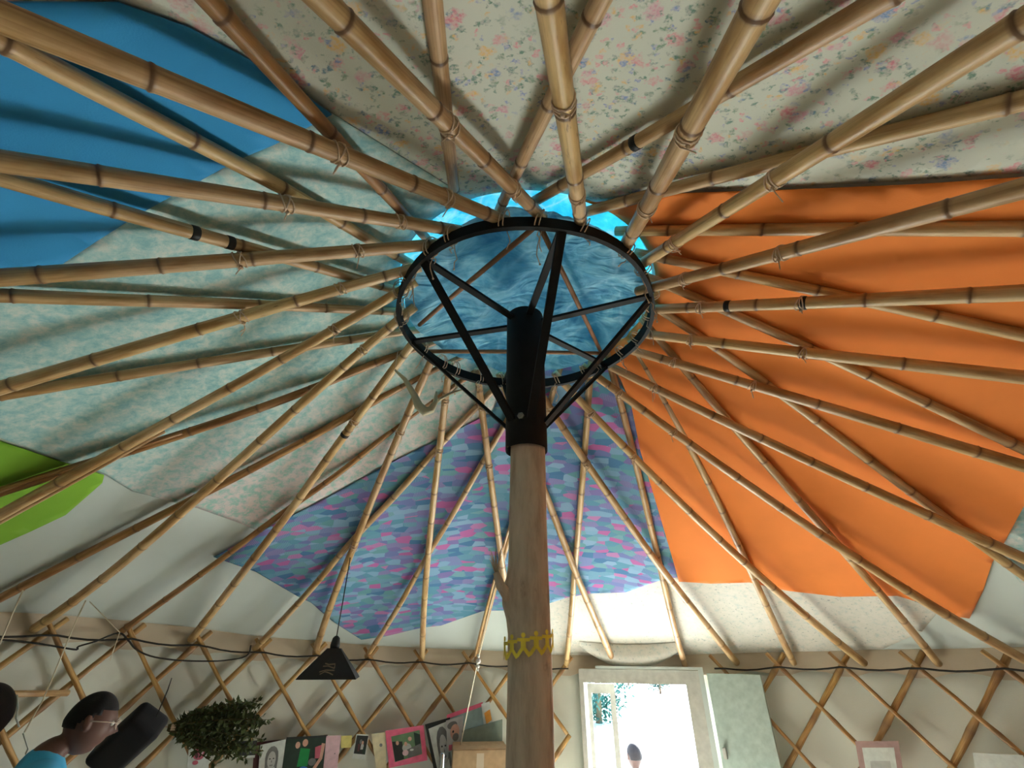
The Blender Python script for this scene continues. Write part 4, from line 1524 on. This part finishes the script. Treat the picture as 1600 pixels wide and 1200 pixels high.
for k, (dz_, r) in enumerate(((.03, .012), (.0, .018), (-.03, .012), (-.05, .008))):
    mb.lathe([(0, -r), (r * .7, -r * .7), (r, 0), (r * .7, r * .7), (0, r)], 10, bp_ + [0, 0, dz_])
M['bead'] = plain('clear_bead', (214, 214, 206), .15, 0, .8)
add_child(mb, 'bead', M['bead'], o)
# pale bamboo stick level on the lattice with white paper strips
P, Q = on_cyl((-30, 1085), RW - .16), on_cyl((106, 1083), RW - .06)
mb = MB(); mb.tube([P, (P + Q) / 2, Q], [.016, .015, .015], 10, uv=True)
o = mb.build('level_stick', M['bamboo'], attr=('joint', [0] * 30)); rebase(o, Q); tag(o, 'pale level bamboo stick tied to the lattice with paper strips hanging', 'stick')
for k, px in enumerate([[(26, 1086), (28, 1105), (25, 1122), (30, 1136)], [(36, 1146), (40, 1158), (44, 1170), (40, 1178)], [(20, 1086), (16, 1092)]]):
    mb = MB(); pts = [at_depth(p, 1.92) for p in px]
    mb.tube(pts, [.007] * len(pts), 6, flat=.3)
    add_child(mb, 'paper_strip', white, o)

# ------------------------------------------------------------------ herb bunch tied to the lattice
H0, H1 = on_cyl((262, 1137), RW - .13), on_cyl((408, 1122), RW - .26)
ax = H1 - H0; HL = np.linalg.norm(ax); ax /= HL
herb = empty('herb_bunch', tuple(H0)); tag(herb, 'big bunch of dried green herbs tied level to the lattice', 'herbs')
e1 = np.cross(ax, [0, 0, 1.0]); e1 /= np.linalg.norm(e1); e2 = np.cross(e1, ax)
mb = MB(); ml = MB()
rr = np.random.RandomState(8)
for k in range(46):
    a = rr.uniform(0, 2 * math.pi); sp = rr.uniform(.05, 1) ** .6
    ln = HL * rr.uniform(.6, 1.12)
    off = (math.cos(a) * e1 * .6 + math.sin(a) * e2) * sp * .18
    pts = [H0 + (math.cos(a) * e1 + math.sin(a) * e2) * .012]
    for h in (.25, .5, .75, 1):
        pts.append(H0 + ax * ln * h + off * (h ** .95) * (1.3 - .35 * h) + np.array([0, 0, -.05 * h * h]))
    mb.tube(pts, [.004, .003, .0025, .002, .001], 4)
    for q in range(62):
        h = .16 + .84 * q / 62
        i = min(3, int(h * 4)); f = h * 4 - i
        c_ = pts[i] * (1 - f) + pts[i + 1] * f
        dirv = rr.normal(size=3); dirv /= np.linalg.norm(dirv)
        l_ = rr.uniform(.024, .052); w_ = l_ * .46
        sd = np.cross(dirv, rr.normal(size=3)); sd /= np.linalg.norm(sd)
        ml.add([c_, c_ + dirv * l_ * .5 + sd * w_ / 2, c_ + dirv * l_, c_ + dirv * l_ * .5 - sd * w_ / 2], [(0, 1, 2, 3)])
M['herb'] = fabric('dried_herb_leaves', (74, 84, 48), .3, 20)
M['herb_stem'] = plain('herb_stems', (92, 84, 54), .8)
add_child(mb, 'herb_stems', M['herb_stem'], herb)
o = add_child(ml, 'herb_leaves', M['herb'], herb, smooth=False); o['kind'] = 'stuff'
mb = MB()
for k in range(4):
    ph = np.linspace(0, 2 * math.pi, 11)[:-1]
    mb.tube([H0 + ax * (.02 + .006 * k) + (math.cos(p) * e1 + math.sin(p) * e2) * .018 for p in ph], .004, 5, closed=True)
mb.tube([H0 + ax * .02, H0 - ax * .05 + [0, 0, .012], on_cyl((250, 1128), RW - .10)], .003, 5)
add_child(mb, 'tie_cord', M['twine'], herb)

# black cloth-covered loudspeaker box tilted beside the herbs
bc = at_depth((200, 1156), 2.25)
vd = ray((196, 1152)); vd = vd / np.linalg.norm(vd)
pa = at_depth((148, 1196), 2.25); pb = at_depth((236, 1116), 2.25)
ux = pb - pa; ulen = np.linalg.norm(ux); ux /= ulen
uz = np.array([-.55, .8, 0.1]); uz -= ux * np.dot(uz, ux); uz /= np.linalg.norm(uz)
uy = np.cross(uz, ux)
spk = MB(); spk.box((0, 0, 0), (ulen * .86, .165, .13))
M['black_cloth'] = fabric('black_cloth', (26, 24, 26), .2, 10)
o = spk.build('speaker_box', M['black_cloth'])
bv = o.modifiers.new('bevel', 'BEVEL'); bv.width = .03; bv.segments = 4
o.data.polygons.foreach_set('use_smooth', [True] * len(o.data.polygons))
RM = Matrix(((ux[0], uy[0], uz[0]), (ux[1], uy[1], uz[1]), (ux[2], uy[2], uz[2]))).to_4x4()
o.data.transform(RM); o.location = Vector(bc)
tag(o, 'black rounded cloth-covered box hung at a slant between the herbs and spectacled person', 'box')
mb = MB(); tip = at_depth((244, 1120), 2.27)
mb.tube([tip, (tip + H0) / 2 + [0, 0, .01], H0 + ax * -.02 + [0, 0, .02]], .004, 5)
mb.tube([tip, at_depth((262, 1078), 2.2), on_cyl((268, 1060), RW - .05)], .003, 5)
add_child(mb, 'hanging_cord', M['cable'], o)

# ------------------------------------------------------------------ people
def skin_mesh(verts, edges, radii, sub=2):
    me = bpy.data.meshes.new('tmp'); me.from_pydata([tuple(v) for v in verts], edges, [])
    ob = bpy.data.objects.new('tmp', me); COL.objects.link(ob)
    ob.modifiers.new('s', 'SKIN')
    for k, r in enumerate(radii):
        r = (r, r) if np.isscalar(r) else r
        me.skin_vertices[0].data[k].radius = r
    me.skin_vertices[0].data[0].use_root = True
    sb = ob.modifiers.new('u', 'SUBSURF'); sb.levels = sub; sb.render_levels = sub
    dg = bpy.context.evaluated_depsgraph_get()
    ev = ob.evaluated_get(dg); m2 = ev.to_mesh()
    V = [tuple(v.co) for v in m2.vertices]; Fc = [tuple(p.vertices) for p in m2.polygons]
    ev.to_mesh_clear()
    bpy.data.objects.remove(ob); bpy.data.meshes.remove(me)
    return V, Fc


def head_shape(u):
    """unit direction (x right, y front, z up) -> head surface point, origin mid head"""
    x, y, z = u
    r = np.array([.074 * x, .095 * y, .116 * z])
    if z < 0:
        k = -z
        r[0] *= 1 - .30 * k * k
        if y > 0: r[1] *= 1 - .10 * k
        else: r[1] *= 1 - .28 * k
    if y > .2:
        r[1] += .006 * math.exp(-((z - .28) / .12) ** 2) * math.exp(-(x / .5) ** 2)          # brow
        r[1] -= .010 * math.exp(-((z - .06) / .13) ** 2) * math.exp(-((abs(x) - .36) / .16) ** 2)   # sockets
        r[1] += .030 * math.exp(-((z + .20) / .13) ** 2) * math.exp(-(x / .13) ** 2)           # nose tip
        r[1] += .016 * math.exp(-((z + .02) / .16) ** 2) * math.exp(-(x / .09) ** 2)           # bridge
        r[1] += .009 * math.exp(-((z + .50) / .05) ** 2) * math.exp(-(x / .24) ** 2)           # lips
        r[1] += .008 * math.exp(-((z + .60) / .05) ** 2) * math.exp(-(x / .22) ** 2)
        r[1] += .012 * math.exp(-((z + .86) / .12) ** 2) * math.exp(-(x / .3) ** 2)            # chin
    return r


def sphere_dirs(nu=48, nv=32):
    V = [(0, 0, 1.0)]
    for i in range(1, nv):
        th = math.pi * i / nv
        for j in range(nu):
            p = 2 * math.pi * j / nu
            V.append((math.sin(th) * math.cos(p), math.sin(th) * math.sin(p), math.cos(th)))
    V.append((0, 0, -1.0))
    Fc = [(0, 1 + j, 1 + (j + 1) % nu) for j in range(nu)]
    for i in range(nv - 2):
        for j in range(nu):
            a = 1 + i * nu + j; b = 1 + i * nu + (j + 1) % nu
            Fc.append((a, a + nu, b + nu, b))
    o_ = 1 + (nv - 2) * nu
    Fc += [(o_ + j, len(V) - 1, o_ + (j + 1) % nu) for j in range(nu)]
    return V, Fc


def remeshed(mb, voxel):
    me = bpy.data.meshes.new('tmp'); me.from_pydata(mb.v, [], mb.f)
    ob = bpy.data.objects.new('tmp', me); COL.objects.link(ob)
    r = ob.modifiers.new('r', 'REMESH'); r.mode = 'VOXEL'; r.voxel_size = voxel; r.use_smooth_shade = True
    s = ob.modifiers.new('s', 'SMOOTH'); s.factor = .5; s.iterations = 2
    dg = bpy.context.evaluated_depsgraph_get(); ev = ob.evaluated_get(dg); m2 = ev.to_mesh()
    out = MB(); out.add([tuple(v.co) for v in m2.vertices], [tuple(p.vertices) for p in m2.polygons])
    ev.to_mesh_clear(); bpy.data.objects.remove(ob); bpy.data.meshes.remove(me)
    return out


def person(label, loc, face, H, mats, sit=False, glasses=False, hair='short', nod=0.0, hunch=0.0):
    s = H / 1.75
    root = empty('person', loc, face - math.pi / 2)
    root.scale = (s, s, s)
    tag(root, label, 'person', None)
    dz = -.83 if sit else 0
    pel = (0, 0, .95 + dz); J = {}
    V = [pel, (0, .01, 1.12 + dz), (0, .0, 1.30 + dz), (0, -.005, 1.42 + dz), (0, .0, 1.50 + dz), (0, .015 + .05 * hunch, 1.58 + dz - .05 * hunch)]
    E = [(0, 1), (1, 2), (2, 3), (3, 4), (4, 5)]
    Rr = [(.15, .11), (.13, .10), (.15, .11), (.09, .075), (.056, .056), (.052, .054)]
    hands = []
    for sx in (-1, 1):
        b = len(V)
        if sit:
            V += [(sx * .17, -.005, 1.41 + dz), (sx * .24, .04, 1.15 + dz), (sx * .16, .28, 1.05 + dz)]
        else:
            V += [(sx * .17, -.005, 1.41), (sx * .235, -.02, 1.13), (sx * .245, .06, .89)]
        E += [(3, b), (b, b + 1), (b + 1, b + 2)]; Rr += [.056, .042, .028]
        hands.append((sx, np.array(V[b + 2], float), np.array(V[b + 2], float) - np.array(V[b + 1], float)))
        b = len(V)
        if sit:
            V += [(sx * .10, .03, .93 + dz), (sx * .15, .42, 1.18 + dz - .04), (sx * .14, .62, .86 + dz + .06), (sx * .14, .78, .84 + dz + .03)]
        else:
            V += [(sx * .09, 0, .90), (sx * .10, .02, .50), (sx * .10, -.01, .09), (sx * .11, .14, .035)]
        E += [(0, b), (b, b + 1), (b + 1, b + 2), (b + 2, b + 3)]; Rr += [.085, .058, .040, .032]
    mb = MB()
    v_, f_ = skin_mesh(V, E, Rr); mb.add(v_, f_)
    for sx, wr, dr in hands:
        dr = dr / np.linalg.norm(dr)
        side = np.array([0, 1.0, 0]) if not sit else np.array([1.0, 0, 0]); side -= dr * np.dot(side, dr); side /= np.linalg.norm(side)
        inn = np.cross(dr, side) * (1 if np.cross(dr, side)[0] * sx < 0 else -1)
        hv, he, hr = [wr, wr + dr * .05, wr + dr * .085], [(0, 1), (1, 2)], [(.026, .018), (.038, .016), (.036, .014)]
        v_, f_ = skin_mesh(hv, he, hr, 1); mb.add(v_, f_)
        for k, (o_, ln) in enumerate(((.030, .068), (.010, .078), (-.010, .072), (-.030, .058))):
            p = wr + dr * .08 + side * o_
            fv = [p - dr * .02, p + dr * ln * .4 + side * o_ * .12, p + dr * ln * .72 + inn * .008 + side * o_ * .16, p + dr * ln * .98 + inn * .022 + side * o_ * .16]
            v_, f_ = skin_mesh(fv, [(0, 1), (1, 2), (2, 3)], [.0095, .0092, .0085, .0072], 1); mb.add(v_, f_)
        p = wr + dr * .03 + side * .024
        fv = [p, p + dr * .03 + side * .022 + inn * .006, p + dr * .058 + side * .03 + inn * .014]
        v_, f_ = skin_mesh(fv, [(0, 1), (1, 2)], [.013, .011, .009], 1); mb.add(v_, f_)
    hc = np.array([0, .035 + .075 * hunch, 1.655 + dz - .065 * hunch])
    cn, sn = math.cos(nod), math.sin(nod)

    def hp(p):
        return np.array([p[0], p[1] * cn + p[2] * sn, -p[1] * sn + p[2] * cn]) + hc
    dv, df = sphere_dirs()
    hv = [hp(head_shape(u)) for u in dv]
    mb.add(hv, df)
    for sx in (-1, 1):
        ev = []
        ear = [(math.cos(t), math.sin(t)) for t in np.linspace(0, 2 * math.pi, 13)[:-1]]
        for off, k in ((0, .7), (.006, 1.0), (.012, .9)):
            for c_, s__ in ear:
                ev.append(hp((sx * (.071 + off), -.012 + .016 * k * c_ - .006 * s__ * k - off * .6, .006 + .031 * k * s__)))
        fc = [(i * 12 + j, i * 12 + (j + 1) % 12, (i + 1) * 12 + (j + 1) % 12, (i + 1) * 12 + j) for i in range(2) for j in range(12)]
        fc += [tuple(range(12)), tuple(range(24, 36))]
        mb.add(ev, fc)
    rm = remeshed(mb, .0052)
    rm.build('body', mats['skin'], root)
    for sx in (-1, 1):
        c_ = hp((sx * .029, .081, .010)); em = MB()
        em.add([c_ + np.array(u) * .0105 for u in sphere_dirs(14, 10)[0]], sphere_dirs(14, 10)[1]); em.build('eye', mats['eye'], root)
    # hair follows the skull
    hm = MB(); sel = {}
    for k, u in enumerate(dv):
        lim = (.40 if u[1] > .25 else (-.28 if u[1] < -.45 else -.05 + .45 * max(0, (u[1] + .45))) if hair == 'short' else -.3)
        if hair == 'long': lim = .45 if u[1] > .35 else -.62
        g = 1.045 if hair == 'short' else 1.16
        sel[k] = u[2] > lim
        hm.v.append(tuple(hp(head_shape(u) * g + np.array([0, -.002 if hair == 'short' else -.012, .002]))))
    for f in df:
        if all(sel[i] for i in f):
            hm.f.append(f); hm.m.append(0)
    ho = hm.build('hair', mats['hair'], root)
    so = ho.modifiers.new('t', 'SOLIDIFY'); so.thickness = .01
    # clothes
    cm = MB()
    cv = [(0, 0, .93 + dz), (0, .01, 1.12 + dz), (0, .0, 1.30 + dz), (0, -.004, 1.415 + dz), (0, .005 + .025 * hunch, 1.475 + .035 * hunch + dz)]
    ce = [(0, 1), (1, 2), (2, 3), (3, 4)]; cr = [(.165, .125), (.148, .118), (.165, .125), (.105, .088), (.072, .066)]
    for q, i in enumerate((6, 13)):
        a_, b_ = np.array(V[i], float), np.array(V[i + 1], float)
        n_ = len(cv); cv += [tuple(a_), tuple(a_ + (b_ - a_) * .62)]; ce += [(3, n_), (n_, n_ + 1)]; cr += [.070, .062]
    v_, f_ = skin_mesh(cv, ce, cr); cm.add(v_, f_)
    cm.build('shirt', mats['shirt'], root)
    tm = MB()
    tv, te, tr_ = [(0, 0, .99 + dz), (0, 0, .93 + dz)], [(0, 1)], [(.155, .118), (.16, .12)]
    for i in (9, 16):
        n_ = len(tv); tv += [V[i], V[i + 1], tuple(np.array(V[i + 2]) + [0, 0, .02])]; te += [(1, n_), (n_, n_ + 1), (n_ + 1, n_ + 2)]; tr_ += [.098, .070, .056]
    v_, f_ = skin_mesh(tv, te, tr_); tm.add(v_, f_)
    tm.build('trousers', mats['trousers'], root)
    for i in (9, 16):
        a_, t_ = np.array(V[i + 2], float), np.array(V[i + 3], float)
        sm = MB(); v_, f_ = skin_mesh([a_ + [0, -.03, -.03], a_ + [0, .03, -.045], t_, t_ + (t_ - a_) * [0, .35, 0]], [(0, 1), (1, 2), (2, 3)], [.044, .046, (.046, .034), (.038, .026)], 2)
        sm.add(v_, f_); sm.build('shoe', mats['shoe'], root)
    if glasses:
        gm = MB()
        for sx in (-1, 1):
            ph = np.linspace(0, 2 * math.pi, 21)[:-1]
            gm.tube([hp((sx * .033 + .024 * math.cos(p), .107 - .006 * abs(math.cos(p)), .008 + .018 * math.sin(p))) for p in ph], .0022, 6, closed=True)
            gm.tube([hp((sx * .057, .102, .014)), hp((sx * .074, .06, .016)), hp((sx * .080, .0, .014)), hp((sx * .079, -.02, .0))], .0022, 6)
        gm.tube([hp((-.010, .110, .012)), hp((0, .115, .015)), hp((.010, .110, .012))], .002, 6)
        go = gm.build('glasses', mats['glasses'], root); go['label'] = 'light framed glasses'
    return root


M['skin_dark'] = fabric('dark_brown_skin', (98, 68, 58), .08, 12, .5, .05)
M['skin_shade'] = fabric('silhouette_shade_skin', (64, 46, 40), .08, 12, .5, .05)  # skin darkened, backlit silhouette shade put into the colour
M['skin_tan'] = fabric('tan_skin', (176, 128, 104), .08, 12, .5, .05)
M['hair_black'] = fabric('black_hair', (24, 19, 19), .3, 40, .8, .6)
M['eye'] = plain('eye_white', (200, 196, 190), .2)
M['shirt_blue'] = fabric('light_blue_shirt', (66, 168, 214), .05, 6)
M['shirt_dark'] = fabric('dark_shirt', (44, 40, 48), .1, 6)
M['shirt_grey'] = fabric('grey_shirt', (120, 116, 112), .1, 6)
M['jeans'] = fabric('dark_trousers', (48, 54, 72), .15, 20)
M['shoe'] = plain('shoe_leather', (50, 42, 38), .6)
M['glasses'] = plain('clear_glasses_frame', (206, 186, 172), .25, 0, .6)
hcp = at_depth((140, 1130), 1.82)
Hp = 1.50
fa = math.radians(40)
hd_ = np.array([hcp[0], hcp[1]]) - np.array([math.cos(fa), math.sin(fa)]) * .110 * Hp / 1.75
person('person in a light blue shirt and glasses, in profile, by the lattice wall', (hd_[0], hd_[1], hcp[2] - 1.590 * Hp / 1.75), fa, Hp,
       dict(skin=M['skin_dark'], hair=M['hair_black'], eye=M['eye'], shirt=M['shirt_blue'], trousers=M['jeans'], shoe=M['shoe'], glasses=M['glasses']), glasses=True, nod=.16, hunch=1.0)
hcp = at_depth((-66, 1216), 1.6)
Hq = 1.46
person('dark haired person mostly out of view behind the one with glasses', (hcp[0], hcp[1], max(0, hcp[2] - 1.655 * Hq / 1.75)), math.radians(215), Hq,
       dict(skin=M['skin_tan'], hair=M['hair_black'], eye=M['eye'], shirt=M['shirt_dark'], trousers=M['jeans'], shoe=M['shoe'], glasses=M['glasses']), hair='long')
dd = ray((993, 1183)); dd /= math.hypot(dd[0], dd[1])
q = EYEP + dd * 6.3
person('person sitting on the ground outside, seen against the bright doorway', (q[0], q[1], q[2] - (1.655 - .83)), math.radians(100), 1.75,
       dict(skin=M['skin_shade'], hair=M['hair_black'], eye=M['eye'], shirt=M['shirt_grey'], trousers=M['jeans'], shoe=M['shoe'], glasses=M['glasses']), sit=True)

# ------------------------------------------------------------------ outside the door
M['leaf_mat'] = fabric('tree_leaves', (46, 88, 80), .35, 3)
M['bark'] = plain('bark', (110, 90, 70), .9)


def tree(loc, h, w, label, low=False, seed=0):
    rr = np.random.RandomState(seed)
    t = empty('tree', loc); tag(t, label, 'tree', 'trees beyond the doorway')
    mb = MB(); mb.tube([(0, 0, 0), (.05, .02, h * .4), (.02, -.03, h * .75)], [h * .035, h * .028, h * .012], 8)
    for k in range(4):
        a = k * 1.7; mb.tube([(.04, 0, h * (.3 + .1 * k)), (math.cos(a) * w * .3, math.sin(a) * w * .3, h * (.5 + .1 * k))], [h * .012, h * .004], 6)
    mb.build('trunk', M['bark'], t)
    ml = MB()
    blobs = [(rr.uniform(-.32, .32) * w, rr.uniform(-.32, .32) * w, h * (rr.uniform(.08, .85) if low else rr.uniform(.45, .85)), w * rr.uniform(.18, .3)) for _ in range(11)]
    for k in range(1500):
        b = blobs[k % 11]; u = rr.normal(size=3); u /= np.linalg.norm(u)
        c_ = np.array(b[:3]) + u * b[3] * rr.uniform(.7, 1.05) * [1, 1, .8]
        d_ = rr.normal(size=3); d_ /= np.linalg.norm(d_); s__ = np.cross(d_, u); s__ /= np.linalg.norm(s__) + 1e-9
        l_ = .05 + .03 * h
        ml.add([c_, c_ + d_ * l_ * .5 + s__ * l_ * .25, c_ + d_ * l_, c_ + d_ * l_ * .5 - s__ * l_ * .25], [(0, 1, 2, 3)])
    o = ml.build('foliage', M['leaf_mat'], t, False); o['kind'] = 'stuff'


def dir_pt(px, dist):
    d_ = ray((px, 1100)); h_ = math.hypot(d_[0], d_[1]); return (d_[0] / h_ * dist, d_[1] / h_ * dist, -.03)


tree(dir_pt(934, 15.5), 2.6, 2.0, 'leafy green bush seen through the glazed door leaf', True, 1)
tree(dir_pt(905, 21), 4.2, 3.2, 'tall green tree behind the wall beside the glazed door leaf', True, 2)
tree(dir_pt(1034, 27), 1.5, 1.5, 'small green bush far off in the bright doorway, near its jamb', True, 3)
tree(dir_pt(985, 33), 1.6, 3.0, 'pale distant bush in the middle of the bright doorway', True, 4)
